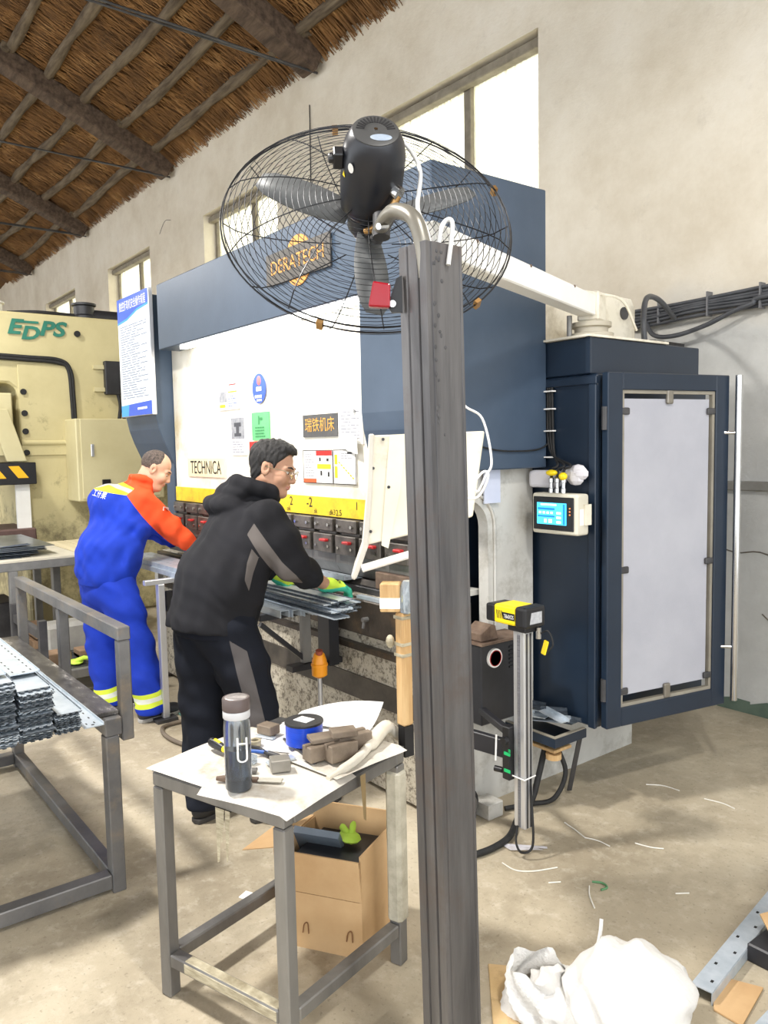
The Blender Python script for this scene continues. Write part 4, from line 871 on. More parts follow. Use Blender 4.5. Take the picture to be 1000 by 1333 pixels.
# wooden stake lashed on the table's rear leg
ST = thing('wooden_stake', 'pale wooden stake wrapped in tape rising beside the steel post', 'stake', (-1.925, 1.535, .75))
MB().bar((-1.918, 1.545, .76), (-1.918, 1.545, 1.125), .042, .04, (1, 0, 0)).build('stake', m_wood, ST, bevel=.006)
MB().bar((-1.916, 1.546, .66), (-1.916, 1.546, .76), .036, .034, (1, 0, 0)).build('foot', m_black, ST)
MB().obox((-1.945, 1.517, 1.175), (.022, .022, 0), (-.02, .02, 0), (0, 0, .045)).build('top_block', m_wood, ST, bevel=.003)
MB().obox((-1.945, 1.517, 1.158), (.0225, .0225, 0), (-.0205, .0205, 0), (0, 0, .017)).build('tape_band', m_paper, ST)
MB().lathe([(.0, 0), (.03, 0), (.034, .02), (.034, .07), (.02, .1), (.0, .1)], (-1.905, 1.56, 1.125), (0, 0, 1), 16).build('clear_cup', m_clr, ST, smooth=40)
for z in (1.105, 1.02, .985): MB().bar((-1.918, 1.545, z), (-1.918, 1.545, z+.01), .046, .044, (1, 0, 0)).build('tape_band', m_wrap2, ST)
MB().ell((-1.95, 1.515, 1.03), (.014, .014, .022), 8, 6).build('tape_tail', m_wrap2, ST)

# cardboard box with contents
o = Vector((-2.225, 1.235, 0)); a = Vector((.84, .54, 0)).normalized()*.30; b_ = Vector((-.46, .89, 0)).normalized()*.25; H_ = .345
BX = thing('cardboard_box', 'open brown cardboard carton under the work table', 'box', o+(a+b_)/2)
def wallp(p, q, z0, z1, tilt, nm='side'):
    p, q = Vector(p), Vector(q); nn_ = Vector((-(q-p).y, (q-p).x, 0)).normalized()*.006
    MB().add([p+Vector((0, 0, z0)), q+Vector((0, 0, z0)), q+tilt+Vector((0, 0, z1)), p+tilt+Vector((0, 0, z1)), p+nn_+Vector((0, 0, z0)), q+nn_+Vector((0, 0, z0)), q+nn_+tilt+Vector((0, 0, z1)), p+nn_+tilt+Vector((0, 0, z1))],
        [(0, 1, 2, 3), (7, 6, 5, 4), (0, 4, 5, 1), (1, 5, 6, 2), (2, 6, 7, 3), (3, 7, 4, 0)]).build(nm, m_card, BX)
zz = Vector((0, 0, 0)); tl = -b_.normalized()*.02
wallp(o, o+a, 0, .19, zz, 'front_panel'); wallp(o, o+a, .192, .335, tl, 'front_flap'); wallp(o+a, o+a+b_, 0, H_, zz); wallp(o+a+b_, o+b_, 0, .39, zz, 'back_panel'); wallp(o+b_, o, 0, .33, zz)
MB().add([o+Vector((0, 0, .008)), o+a+Vector((0, 0, .008)), o+a+b_+Vector((0, 0, .008)), o+b_+Vector((0, 0, .008))], [(0, 1, 2, 3)]).build('bottom', m_card, BX)
q0 = o+Vector((0, 0, .33)); q1 = o+b_+Vector((0, 0, .33)); ot = -a.normalized()*.13+Vector((0, 0, -.03))
MB().prism([q0, q1, q1+ot*.9, q0+ot], (.002, 0, .004)).build('side_flap', m_card, BX)
for u in (.3, .82):
    p = o+a*u-a.cross(Vector((0, 0, 1))).normalized()*-.0035+Vector((0, 0, .055))
    MB().tube(bez([p, p+a*.02+Vector((0, 0, .03)), p+a*.06+Vector((0, 0, .035)), p+a*.07+Vector((0, 0, .0))], 5), .002, 5).build('torn_mark', mat('card_dark', (130, 92, 58), rough=.9), BX)
c = o+a*.3+b_*.5; single(MB().obox(c+Vector((0, 0, .30)), a*.28, (b_*.1+Vector((0, 0, -.05))), Vector((0, .03, .09))*.12), 'plastic_cover', mat('grey_blue_plastic', (88, 98, 108), (104, 114, 124), rough=.4), 'grey blue plastic cover sticking out of the carton', 'cover', c)
c = o+a*.62+b_*.6
mb = MB().ell(c+Vector((0, 0, .325)), (.05, .035, .014), 10, 6).tube([c+Vector((-.01, 0, .33)), c+Vector((-.04, .0, .345)), c+Vector((-.055, .01, .34))], [.013, .012, .008], 8).tube([c+Vector((.0, .01, .33)), c+Vector((-.02, .03, .35)), c+Vector((-.03, .04, .35))], [.012, .011, .008], 8); single(mb, 'work_glove', mat('glove_green', (168, 204, 60), (186, 218, 80), rough=.8, bump=.2), 'lime green work glove in the open carton', 'glove', c+Vector((0, 0, .31)), smooth=60)
c = o+a*.55+b_*.55; single(MB().obox(c+Vector((0, 0, .16)), a*.40, b_*.38, Vector((0, 0, .14))), 'packed_part', m_blk_paint, 'dark packed part filling the open carton', 'part', c+Vector((0, 0, .02)))

# orange signal head on a thin pole
OS = thing('orange_signal', 'orange capped signal head on a thin steel pole', 'signal', (-3.05, 1.95, 0))
MB().cyl((-3.05, 1.95, 0.01), (-3.05, 1.95, .60), .011, 12).build('pole', m_alu, OS, smooth=40); MB().cyl((-3.05, 1.95, 0), (-3.05, 1.95, .012), .09, 20).build('base', m_steel_dk, OS)
MB().lathe([(.012, .578), (.022, .583), (.036, .592), (.037, .636), (.040, .638), (.040, .646), (.036, .648), (.034, .665), (.026, .69), (.018, .70), (0, .70)], (-3.05, 1.95, 0), (0, 0, 1), 24).build('head', mat('orange_plastic', (240, 150, 24), (248, 162, 36), rough=.35), OS, smooth=35)
MB().cyl((-3.042, 1.945, .69), (-3.038, 1.943, .712), .017, 14).build('button', mat('brick_red', (150, 70, 50), rough=.5), OS, smooth=40)
# ================================================================== stamping press far left
EM = thing('stamping_press', 'big cream stamping press with green EDPS lettering', 'machine', (-8.7, 2.4, 0))
s = NT('old_cream_paint')
c = s.ramp(s.noise(1.6, 8, .65), [(.3, (186, 175, 130)), (.7, (206, 195, 150))])
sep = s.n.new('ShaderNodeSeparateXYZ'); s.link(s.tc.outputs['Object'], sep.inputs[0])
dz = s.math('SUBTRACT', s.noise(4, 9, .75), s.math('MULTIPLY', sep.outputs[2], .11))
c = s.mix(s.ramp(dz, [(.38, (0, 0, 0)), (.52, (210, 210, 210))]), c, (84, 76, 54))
s.color(c); s.set(rough=.55); s.bump(s.noise(6, 6), .06, .02); m_ecream = s.m
m_eplain = mat('cabinet_cream', (194, 184, 142), (206, 197, 156), rough=.5, scale=2)
P = [(1.86, 0), (3.5, 0), (3.5, 2.96), (1.0, 2.96), (1.0, 2.30), (1.78, 2.30), (1.84, 2.25), (1.86, 2.15)]
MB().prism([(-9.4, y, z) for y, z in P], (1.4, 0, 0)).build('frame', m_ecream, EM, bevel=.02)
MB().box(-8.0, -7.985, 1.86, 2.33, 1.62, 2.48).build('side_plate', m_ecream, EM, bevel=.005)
mb = MB(); text_on(mb, 'E', .19, (-7.99, 1.845, 2.815), (0, 1, 0), (0, 0, 1), 1.25, .25, bold=.006); text_on(mb, 'D', .17, (-7.99, 1.985, 2.765), (0, 1, 0), (0, 0, 1), 1.25, .25, bold=.006); text_on(mb, 'PS', .19, (-7.99, 2.185, 2.815), (0, 1, 0), (0, 0, 1), 1.25, .25, bold=.006)
mb.box(-7.992, -7.99, 1.87, 2.07, 2.862, 2.88)
o = mb.build('lettering', mat('green_letter', (30, 106, 88), (44, 122, 102), rough=.5), EM); sm = o.modifiers.new('b', 'SOLIDIFY'); sm.thickness = .006; sm.offset = 0
for k in range(2): MB().tube(bez([(-7.975, 1.0, 2.54+.03*k), (-7.975, 1.9, 2.52+.025*k), (-7.975, 2.24, 2.50+.03*k), (-7.975, 2.32+.02*k, 2.43), (-7.975, 2.335+.02*k, 2.2), (-7.975, 2.34+.02*k, 1.97)], 7), .018, 8).build('hose', m_rubber, EM, smooth=60)
for (y, z, r) in ((1.90, 2.22, .028), (1.90, 2.02, .028), (1.90, 1.85, .028), (1.90, 1.65, .028), (2.42, 2.79, .03)): MB().cyl((-7.985, y, z), (-7.97, y, z), r, 14).build('bolt_cap', m_gap, EM, smooth=40)
cb = MB().box(-8.0, -7.65, 2.26, 3.1, 1.175, 1.96).build('control_cabinet', m_eplain, EM, bevel=.01)
MB().box(-7.652, -7.64, 2.30, 3.06, 1.20, 1.955).build('cabinet_door', m_eplain, cb, bevel=.004)
MB().box(-7.642, -7.63, 2.39, 2.42, 1.60, 1.72).build('cabinet_handle', m_alu, cb, bevel=.005); MB().box(-7.642, -7.625, 2.48, 2.56, 1.30, 1.38).build('cabinet_switch', m_black, cb, bevel=.004)
MB().box(-7.642, -7.638, 2.36, 2.40, 1.21, 1.225).build('cabinet_label', m_pred, cb)
MB().box(-8.0, -7.93, 2.66, 2.90, 2.21, 2.54).build('junction_box', m_blk_paint, EM, bevel=.006)
MB().box(-8.0, -7.97, 2.56, 2.66, 2.24, 2.28).box(-8.0, -7.97, 2.56, 2.66, 2.46, 2.50).build('bracket', m_eplain, EM)
for k in range(2): MB().tube(bez([(-7.95, 2.78+.05*k, 2.22), (-7.95, 2.80+.05*k, 2.1), (-7.95, 2.78+.05*k, 1.96)], 5), .018, 8).build('hose', m_rubber, EM, smooth=60)
MB().cyl((-8.0, 1.86, 1.74), (-8.0, 2.26, 1.74), .03, 10).build('pipe', m_ecream, EM, smooth=40)
MB().lathe([(.0, 2.961), (.13, 2.961), (.13, 3.0), (.10, 3.02), (.10, 3.10), (.12, 3.11), (.12, 3.13), (0, 3.14)], (-8.25, 2.58, 0), (0, 0, 1), 20).build('top_motor', m_blk_paint, EM, smooth=40)
MB().cyl((-8.25, 2.62, 3.0), (-8.25, 3.05, 3.0), .08, 16).build('gear_case', m_blk_paint, EM, smooth=40)
MB().lathe([(.0, 2.961), (.11, 2.961), (.11, 3.06), (.13, 3.065), (.13, 3.08), (0, 3.09)], (-8.3, 1.72, 0), (0, 0, 1), 20).build('oil_pot', m_white, EM, smooth=40)
for k in range(3): MB().cyl((-8.3+.12*math.cos(k*2+.3), 1.72+.12*math.sin(k*2+.3), 2.96), (-8.3+.12*math.cos(k*2+.3), 1.72+.12*math.sin(k*2+.3), 3.1), .016, 6).build('pot_stay', m_black, EM)
MB().tube(bez([(-8.2, 1.85, 2.975), (-8.1, 2.1, 2.985), (-8.15, 2.45, 2.99)], 5), .02, 8).build('top_hose', m_rubber, EM, smooth=60)
# slide, hazard strip and bolster
MB().box(-9.2, -7.9, 1.1, 1.78, 1.62, 2.2).build('slide', m_eplain, EM, bevel=.01)
sl = MB().box(-8.6, -7.75, 1.2, 1.92, 1.36, 1.56).build('slide_guard', m_black, EM, bevel=.006)
for k in range(3): MB().prism([(-7.748, 1.30+.19*k, 1.53), (-7.748, 1.39+.19*k, 1.53), (-7.748, 1.47+.19*k, 1.42), (-7.748, 1.38+.19*k, 1.42)], (.003, 0, 0)).build('hazard_stripe', mat('hazard_yellow', (238, 178, 24), rough=.5), sl)
MB().box(-8.5, -7.78, 1.2, 1.90, .70, .95).build('bolster', mat('bolster_brown', (84, 62, 58), (104, 80, 74), rough=.6), EM, bevel=.01)
MB().box(-7.9, -7.86, 1.76, 1.88, .82, 1.36).build('side_guard', m_white, EM)
MB().prism([(-7.86, 1.55, 2.05), (-7.86, 1.72, 2.05), (-7.86, 1.86, 1.57), (-7.86, 1.69, 1.57)], (.05, 0, 0)).build('slanted_cover', m_eplain, EM, bevel=.006)

# ================================================================== far bench with sheet stacks
FB = thing('steel_bench', 'grey steel bench holding sheet metal in front of the stamping press', 'bench', (-6.95, 1.2, 0))
m_bench = mat('bench_grey', (112, 112, 112), (142, 142, 140), rough=.5, metal=.3, scale=4)
MB().box(-7.6, -6.30, .4, 1.86, .835, .85).build('top', mat('bench_top', (196, 190, 172), (216, 210, 194), rough=.5, scale=3), FB)
for (x0, x1, y0, y1) in ((-6.36, -6.30, .4, 1.86), (-7.6, -7.54, .4, 1.86), (-7.54, -6.36, .4, .46), (-7.54, -6.36, 1.80, 1.86)): MB().box(x0, x1, y0, y1, .77, .834).build('apron', m_bench, FB, bevel=.004)
for (x, y) in ((-6.33, 1.36), (-6.33, .43), (-7.57, 1.83), (-7.57, .43), (-6.95, 1.83)): MB().box(x-.03, x+.03, y-.03, y+.03, 0, .77).build('leg', m_bench, FB, bevel=.004)
m_sheet = mat('sheet_metal', (104, 112, 120), (150, 158, 164), rough=.3, metal=.7, scale=3)
for k in range(9):
    x1 = -6.42-.03*(k % 3); dx = .012*(k % 4); y0 = .5+.12*(k % 3)+.02*k; w = .95-.07*(k % 3)
    mb = MB().box(-7.55+dx, x1, y0, y0+w if y0+w < 1.84 else 1.84, .852+.0085*k, .857+.0085*k)
    single(mb, 'metal_sheet', m_sheet if k > 5 else m_galv_dk, ['dark thin metal sheet in the low stack on the grey bench', 'bright metal sheet on top of the bench stack'][k == 8], 'sheet', (-7, 1.2, .852+.0085*k), 'metal sheets stacked on the grey bench', bevel=.001)
for k, (y0, y1) in enumerate(((.6, .95), (1.0, 1.3), (1.32, 1.55))):
    mb = MB(); P = [(y0, .932), (y0+.03, .94), (y1-.06, .965-.008*k), (y1-.03, .95), (y1, .935)]
    mb.prism([(-7.5+.1*k, y, z) for y, z in P], (1.02-.12*k, 0, 0)); single(mb, 'folded_sheet', m_sheet, ['ridged folded sheet, widest on the bench stack', 'ridged folded sheet in the middle of the bench stack', 'narrow ridged sheet at the edge of the bench stack'][k], 'sheet', (-7, (y0+y1)/2, .93))
WB = thing('wooden_pallet_table', 'pale wooden plank table behind the grey steel bench', 'table', (-7.4, 2.2, 0))
for k in range(3): MB().box(-7.62, -6.6, 1.92+.17*k, 2.08+.17*k, .80, .83).build('plank', mat('pale_plank', (206, 194, 158), (224, 212, 180), rough=.7, scale=4, stretch=(.4, 4, 4)), WB, bevel=.003)
for (x, y) in ((-7.55, 1.98), (-6.68, 1.98), (-7.55, 2.36), (-6.68, 2.36)): MB().box(x-.03, x+.03, y-.03, y+.03, 0, .80).build('leg', m_bench, WB)
# clutter between and below the benches
def clut(name, x0, x1, y0, y1, z0, z1, m, label, cat='block', **k): return single(MB().box(x0, x1, y0, y1, z0, z1), name, m, label, cat, ((x0+x1)/2, (y0+y1)/2, z0), **k)
m_dimwood = mat('dim_wood', (126, 100, 76), (156, 128, 100), rough=.8, scale=6)
SHB = thing('low_rack', 'low dark steel rack on the floor below the grey bench', 'rack', (-5.9, 1.6, 0))
for z in (.12, .42): 
    MB().box(-6.149, -5.451, 1.305, 1.345, z, z+.06).build('rail', m_steel_dk, SHB, bevel=.004); MB().box(-6.149, -5.451, 1.865, 1.905, z, z+.06).build('rail', m_steel_dk, SHB, bevel=.004)
for x in (-6.2, -5.45):
    for y in (1.30, 1.86): MB().box(x, x+.05, y, y+.05, 0, .55).build('leg', m_steel_dk, SHB)
MB().box(-5.45, -5.40, 1.36, 1.85, .13, .19).build('rail', m_steel, SHB, bevel=.004); MB().box(-6.18, -5.46, 1.35, 1.86, .18, .19).build('shelf', m_steel_dk, SHB)
clut('gear_motor', -6.05, -5.85, 1.45, 1.75, .19, .42, mat('motor_grey', (148, 146, 140), (170, 168, 160), rough=.5), 'grey gear motor resting on the low rack', 'motor', bevel=.03)
clut('wood_block', -5.75, -5.6, 1.38, 1.55, .19, .27, m_dimwood, 'brown wood block on the low rack beside the gear motor', bevel=.004)
clut('wood_block', -5.8, -5.66, 1.62, 1.74, .19, .25, m_dimwood, 'short darker wood block behind the lime glove', bevel=.004)
single(MB().ell((-5.55, 1.56, .206), (.07, .05, .016), 10, 6).tube([(-5.55, 1.56, .21), (-5.55, 1.62, .225), (-5.55, 1.66, .215)], [.018, .016, .01], 8).tube([(-5.52, 1.55, .21), (-5.50, 1.60, .235), (-5.49, 1.63, .23)], [.016, .014, .009], 8), 'work_glove', mat('glove_lime', (190, 226, 70), (204, 236, 90), rough=.8), 'lime work glove lying on the low rack', 'glove', (-5.55, 1.56, .19), smooth=60)
for k in range(5): clut('flat_bar', -6.1, -5.5, 1.62+.035*k, 1.645+.035*k, .192, .215, m_steel, 'thin flat steel bar lying on the low rack', 'bar', group='flat bars on the low rack')
for k in range(4): clut('timber_strip', -6.75+.02*k, -6.25, 1.42+.02*k, 1.6, .02+.075*k, .08+.075*k, m_dimwood, 'dusty timber strip stacked under the grey bench', 'timber', group='timber strips under the bench', bevel=.003)
clut('steel_crate', -7.3, -6.85, .7, 1.5, .0, .45, m_steel_dk, 'dark steel crate under the grey bench', 'crate', bevel=.01)

# ================================================================== strip rack in the foreground
RK = thing('strip_rack', 'grey tube steel rack with a guard rail carrying slotted strips', 'rack', (-3.7, .6, 0))
m_rk = mat('rack_steel', (94, 94, 96), (124, 123, 122), rough=.45, metal=.5, scale=4, bump=.08, c3=(140, 128, 112), dscale=6)
for (x, y) in ((-2.90, .925), (-4.42, .925), (-2.90, .15), (-4.42, .15)): MB().box(x-.03, x+.03, y-.025, y+.025, 0, .599).build('leg', m_rk, RK, bevel=.004)
for (x0, x1, y0, y1, z0, z1) in ((-2.93, -2.87, .176, .899, .02, .075), (-4.45, -4.39, .176, .899, .02, .075), (-4.389, -2.931, .90, .95, .02, .075), (-4.389, -2.931, .125, .175, .02, .075)): MB().box(x0, x1, y0, y1, z0, z1).build('bottom_rail', m_rk, RK, bevel=.004)
for (x0, x1, y0, y1) in ((-2.93, -2.87, .90, .962), (-4.45, -4.39, .1, .962), (-4.389, -2.931, .90, .962), (-4.389, -2.931, .12, .17), (-3.3, -3.24, .171, .899)): MB().box(x0, x1, y0, y1, .60, .668).build('top_rail', m_rk, RK, bevel=.004)
s = NT('worn_deck'); c = s.ramp(s.noise(5, 8, .75, (1, 2.5, 1)), [(.40, (58, 56, 57)), (.55, (96, 94, 92)), (.64, (196, 192, 186))]); s.color(c); s.set(rough=.4, metal=.5); m_deck = s.m
MB().box(-4.46, -2.90, .78, .962, .669, .686).build('deck_plate', m_deck, RK, bevel=.003)
MB().box(-4.46, -2.95, .1, .779, .669, .684).build('deck_plate', m_deck, RK)
for x in (-2.90, -3.68, -4.43): MB().box(x-.022, x+.022, .964, 1.009, .57, .948).build('guard_post', m_rk, RK, bevel=.004)
MB().box(-4.455, -2.877, .962, 1.011, .949, 1.0).build('guard_rail', m_rk, RK, bevel=.004)
# slotted strips: thin channel, one mesh shared by every copy
m_end = mat('strip_edge', (58, 64, 72), (112, 120, 128), rough=.4, metal=.4, scale=40)
def strip_mesh(L, W, name):
    mb = MB(); t = .003; x0, x1 = -L, 0
    mb.add([(x0, 0, 0), (x1, 0, 0), (x1, W, 0), (x0, W, 0), (x0, 0, t), (x1, 0, t), (x1+.0, W, t), (x0, W, t)], [(0, 3, 2, 1), (4, 5, 6, 7), (0, 1, 5, 4), (1, 2, 6, 5), (2, 3, 7, 6), (3, 0, 4, 7)])
    for k in range(4):   # tongues at the end
        y = W*(.08+.24*k); mb.box(x1, x1+.012, y, y+W*.12, .0005, t-.0004)
    mb.box(x0, x1-.01, .0, .002, t, .0075); mb.box(x0, x1-.01, W-.002, W, t, .0075)
    me = bpy.data.meshes.new(name); me.from_pydata(mb.v, [], mb.f); me.materials.append(m_galv); me.materials.append(m_end)
    for i, pl in enumerate(me.polygons): pl.material_index = 1 if (i >= 6 or i in (2, 3, 4)) else 0
    return me
SM = strip_mesh(1.45, .105, 'slotted_strip'); SM2 = strip_mesh(1.45, .082, 'slotted_strip')
BRIGHT = {}  # bright-edged copies: white highlight lines put into the strip edge colour
for q_ in (SM, SM2):
    b2 = q_.copy(); b2.materials[1] = m_galv; BRIGHT[q_.name] = b2
def strip(me, x, y, z, rz, label, grp):
    o = bpy.data.objects.new('slotted_strip', BRIGHT[me.name] if random.random() < .3 else me); COL.objects.link(o); o.location = (x, y, z); o.rotation_euler.z = rz; return tag(o, label, 'strip', grp)
for k in range(27): strip(SM, -2.775+random.uniform(-.022, .022), .475+random.uniform(-.006, .006), .687+.0078*k, random.uniform(-.006, .006), 'slotted galvanised strip in the tallest pile on the rack', 'strips in the tallest pile')
for k in range(23): strip(SM, -2.765+random.uniform(-.018, .018), .590+random.uniform(-.006, .006), .687+.0078*k, random.uniform(-.006, .006), 'slotted galvanised strip in the pile of middle height on the rack', 'strips in the middle pile')
for k in range(10): strip(SM2, -2.765+random.uniform(-.012, .012), .703+random.uniform(-.004, .004), .687+.0078*k, random.uniform(-.006, .006), 'slotted galvanised strip in the lowest pile on the rack', 'strips in the lowest pile')
for k in range(27): strip(SM, -2.79+random.uniform(-.022, .022), .355+random.uniform(-.006, .006), .687+.0078*k, random.uniform(-.006, .006), 'slotted galvanised strip in the pile furthest from the guard rail', 'strips in the outer pile')
def slots(t, y0, y1, x0, x1, z, n, m=m_gap):
    mb = MB()
    for k in range(n):
        x = x0+(x1-x0)*k/(n-1)
        for y in (y0, y1): mb.quad((x, y, z), (x+.018, y, z), (x+.018, y+.005, z), (x, y+.005, z))
    o = mb.build('slot', m, t); o['kind'] = 'stuff'
def top_strip(x1, x0, y0, y1, z, label, lip=.02):
    t = thing('perforated_strip', label, 'strip', ((x0+x1)/2, (y0+y1)/2, z))
    MB().box(x0, x1, y0, y1, z, z+.003).box(x0, x1, y1-.003, y1, z-lip if lip < 0 else z+.003, z+abs(lip) if lip > 0 else z).build('strip', m_galv, t)
    slots(t, y0+.015, y1-.025, x0+.05, x1-.05, z+.0035, 24); MB().cyl((x1-.02, (y0+y1)/2, z+.003), (x1-.02, (y0+y1)/2, z+.0036), .006, 10).build('hole', m_gap, t)
top_strip(-2.76, -4.3, .795, .862, .689, 'long pale perforated strip lying on the deck beside the lowest pile', .012)
top_strip(-2.93, -4.3, .60, .70, .876, 'pale perforated strip on top of the pile of middle height', .008)
top_strip(-2.86, -4.3, .485, .575, .905, 'pale perforated strip on top of the tallest pile', .008)

# ================================================================== supports, workpieces at the press
def support(x, y0, y1, z, label, full=False):
    t = thing('sheet_support', label, 'support', (x, y1, z-.3))
    MB().box(x-.02, x+.02, y0, 2.158, z-.03, z).build('arm', m_alu if full else m_blk_paint, t, bevel=.003)
    if full:
        MB().box(x-.022, x+.022, y0+.08, y0+.12, .02, z-.031).build('post', m_alu, t, bevel=.003); MB().box(x-.05, x+.05, y0+.03, y0+.16, .0, .02).build('foot', m_steel_dk, t)
        MB().box(x-.02, x+.02, y0+.13, y0+.2, z-.2, z-.08).build('height_lock', m_black, t)
    else:
        MB().box(x-.015, x+.015, 1.97, 2.02, z-.27, z-.031).build('post', m_steel, t, bevel=.003); MB().bar((x, y0+.01, z-.045), (x, 2.0, z-.265), .022, .025, (1, 0, 0)).build('brace', m_blk_paint, t)
        MB().box(x-.03, x+.03, 1.9, 2.19, z-.30, z-.272).build('lower_bar', m_blk_paint, t); MB().box(x-.05, x+.05, 2.10, 2.158, z-.3, z-.031).build('bed_clamp', m_blk_paint, t)
support(-3.24, 1.74, 2.1, .875, 'black bracket support holding the galvanised channels in front of the bed')
support(-4.57, 1.70, 2.1, .875, 'aluminium sheet support standing between the two workers', True)
def channel(x0, x1, y, z, w, h, label, grp, m=m_galv):
    mb = MB().box(x0, x1, y, y+w, z+h-.003, z+h).box(x0, x1, y, y+.003, z, z+h-.003).box(x0, x1, y+w-.003, y+w, z, z+h-.003)
    return single(mb, 'galvanised_channel', m, label, 'channel', ((x0+x1)/2, y+w/2, z), grp)
for k in range(5): channel(-3.75+.02*k, -3.02-.02*(4-k), 1.78+.052*k, .876, .047, .034, 'galvanised channel lying on the black bracket support', 'channels on the black support')
for k in range(4):
    channel(-5.45, -4.45-.03*k, 1.875+.062*k, .876, .058, .03, 'bluish galvanised channel on the aluminium support', 'channels on the aluminium support')
for k in range(3): channel(-5.4, -4.5-.03*k, 1.89+.062*k, .907, .058, .026, 'bluish galvanised channel of the upper layer at the aluminium support', 'upper channels on the aluminium support')
for k in range(11):
    y = 1.845+.035*(k % 4)+.01*random.random(); z = .9125+.0058*k
    strip(SM2, -2.79+random.uniform(-.06, .03), y, z, random.uniform(-.03, .03), 'slotted strip in the bundle under the gloved hand', 'strips in the bundle at the hand').scale.x = .55
t = thing('bent_workpiece', 'bluish perforated strip lying on the die of the press brake', 'workpiece', (-3.6, 2.28, .986))
MB().box(-3.95, -3.20, 2.20, 2.315, .987, .990).box(-3.95, -3.20, 2.20, 2.203, .990, 1.012).build('strip', m_galv, t); slots(t, 2.24, 2.28, -3.9, -3.24, .9905, 10)
clut('gauge_block', -3.02, -2.72, 2.262, 2.30, .963, 1.045, m_rust, 'rusty back gauge block on the die at the press end', bevel=.003)
clut('bright_bar', -3.05, -2.75, 2.17, 2.20, .926, .94, m_galv, 'short bright bar on the bed edge', 'bar')

# ================================================================== floor things
t = thing('plastic_bag', 'white plastic bag standing on the floor beside the channels', 'plastic bag', (-1.33, 1.80, 0))
def blob(c, r, seed, n=26, m=16, amp=.12, flat=0):
    rg = np.random.default_rng(seed); ph = rg.uniform(0, 6.28, (8, 3)); vs = []
    for j in range(m+1):
        th = PI*j/m
        for i in range(n):
            a = 2*PI*i/n; d = np.array([math.sin(th)*math.cos(a), math.sin(th)*math.sin(a), math.cos(th)])
            k = 1+amp*sum(math.sin(d @ (ph[q]*2.2)+ph[q][0]*3)*(.5 if q > 3 else .3) for q in range(8))*.6
            k += amp*.45*(sum(abs(math.sin(d @ (ph[q][[1, 2, 0]]*3.1)+ph[q][1])) for q in range(4))/4-.6)
            z = c[2]+r[2]*d[2]*k
            vs.append((c[0]+r[0]*d[0]*k, c[1]+r[1]*d[1]*k, max(z, .004)))
    return vs, [(j*n+i, (j+1)*n+i, (j+1)*n+(i+1) % n, j*n+(i+1) % n) for j in range(m) for i in range(n)]
s = NT('bag_white'); s.color((222, 220, 216)); s.set(rough=.4, spec=.4); s.b.inputs['Subsurface Weight'].default_value = .25; s.b.inputs['Subsurface Radius'].default_value = (.05, .05, .05); s.bump(s.noise(14, 6, .7), .5, .02); m_bag = s.m
mb = MB(); mb.add(*blob((-1.26, 1.80, .085), (.17, .19, .145), 3, 64, 40, .10)); mb.build('bag_body', m_bag, t, smooth=70)
mb = MB(); mb.add(*blob((-1.41, 1.70, .045), (.11, .11, .075), 5, 48, 30, .12)); mb.build('bag_fold', m_bag, t, smooth=70)
mb = MB(); vs = []
for j in range(12):
    for i in range(30):
        a = 2*PI*i/29; r = .10+.012*math.sin(5*a+j); vs.append((-1.47+r*.95*math.cos(a)*(1-.02*j), 1.66+r*math.sin(a)*(1-.02*j), .01+.012*j+.008*math.sin(4*a+j*.7)))
mb.add(vs, [(j*30+i, j*30+i+1, (j+1)*30+i+1, (j+1)*30+i) for j in range(11) for i in range(29)]); mb.build('bag_mouth', m_bag, t, smooth=70)
mb = MB(); mb.tube(bez([(-1.40, 1.83, .10), (-1.415, 1.88, .17), (-1.425, 1.90, .205)], 4), .006, 6); mb.build('strap_end', m_bag, t)
single(MB().prism([(-1.70, 1.69, 0), (-1.49, 1.50, 0), (-1.30, 1.62, 0), (-1.50, 1.87, 0)], (0, 0, .008)), 'wood_board', mat('board_tan', (190, 160, 112), (214, 184, 138), rough=.8, scale=6, c3=(140, 112, 76), dscale=9), 'tan board lying under the white plastic bag', 'board', (-1.5, 1.68, 0), bevel=.002)
def fchan(a, b, w, h, label, grp=None):
    a, b = Vector(a), Vector(b); d = (b-a).normalized(); r = d.cross(Vector((0, 0, 1))).normalized()
    t = thing('perforated_channel', label, 'channel', (a+b)/2, grp); z = Vector((0, 0, h))
    MB().bar(a+z, b+z, w, .003).bar(a+r*(w/2)+z*.5, b+r*(w/2)+z*.5, .003, h-.004).bar(a-r*(w/2)+z*.5, b-r*(w/2)+z*.5, .003, h-.004).build('channel', m_galv, t)
    L = (b-a).length; n = int(L/.09)
    for k in range(n):
        c = a+d*(.05+.09*k)+z+Vector((0, 0, .0018))+r*(.012*(-1)**k)
        MB().obox(c, d*.006, r*.004, Vector((0, 0, .0004))).build('hole', m_gap, t)
fchan((-1.19, 2.06, 0), (-1.33, 3.02, 0), .062, .04, 'single perforated channel lying alone on the floor')
fchan((-.98, 1.88, 0), (-1.03, 3.0, 0), .06, .045, 'perforated channel on the floor beside the torn cardboard, first of three')
fchan((-.90, 1.88, 0), (-.95, 3.0, 0), .06, .045, 'perforated channel on the floor between its two neighbours')
fchan((-.82, 1.88, 0), (-.87, 3.0, 0), .06, .045, 'outermost perforated channel of the three on the floor')
def cardp(pts, z, label, lift=(0, 0, 0)):
    single(MB().prism([(x, y, z+l) for (x, y), l in zip(pts, list(lift)+[0]*9)], (0, 0, .005)), 'cardboard_piece', m_card, label, 'cardboard', (pts[0][0], pts[0][1], z))
cardp([(-1.225, 2.19), (-1.145, 2.05), (-1.06, 2.05), (-1.10, 2.25)], .002, 'torn flat cardboard piece between the floor channels')
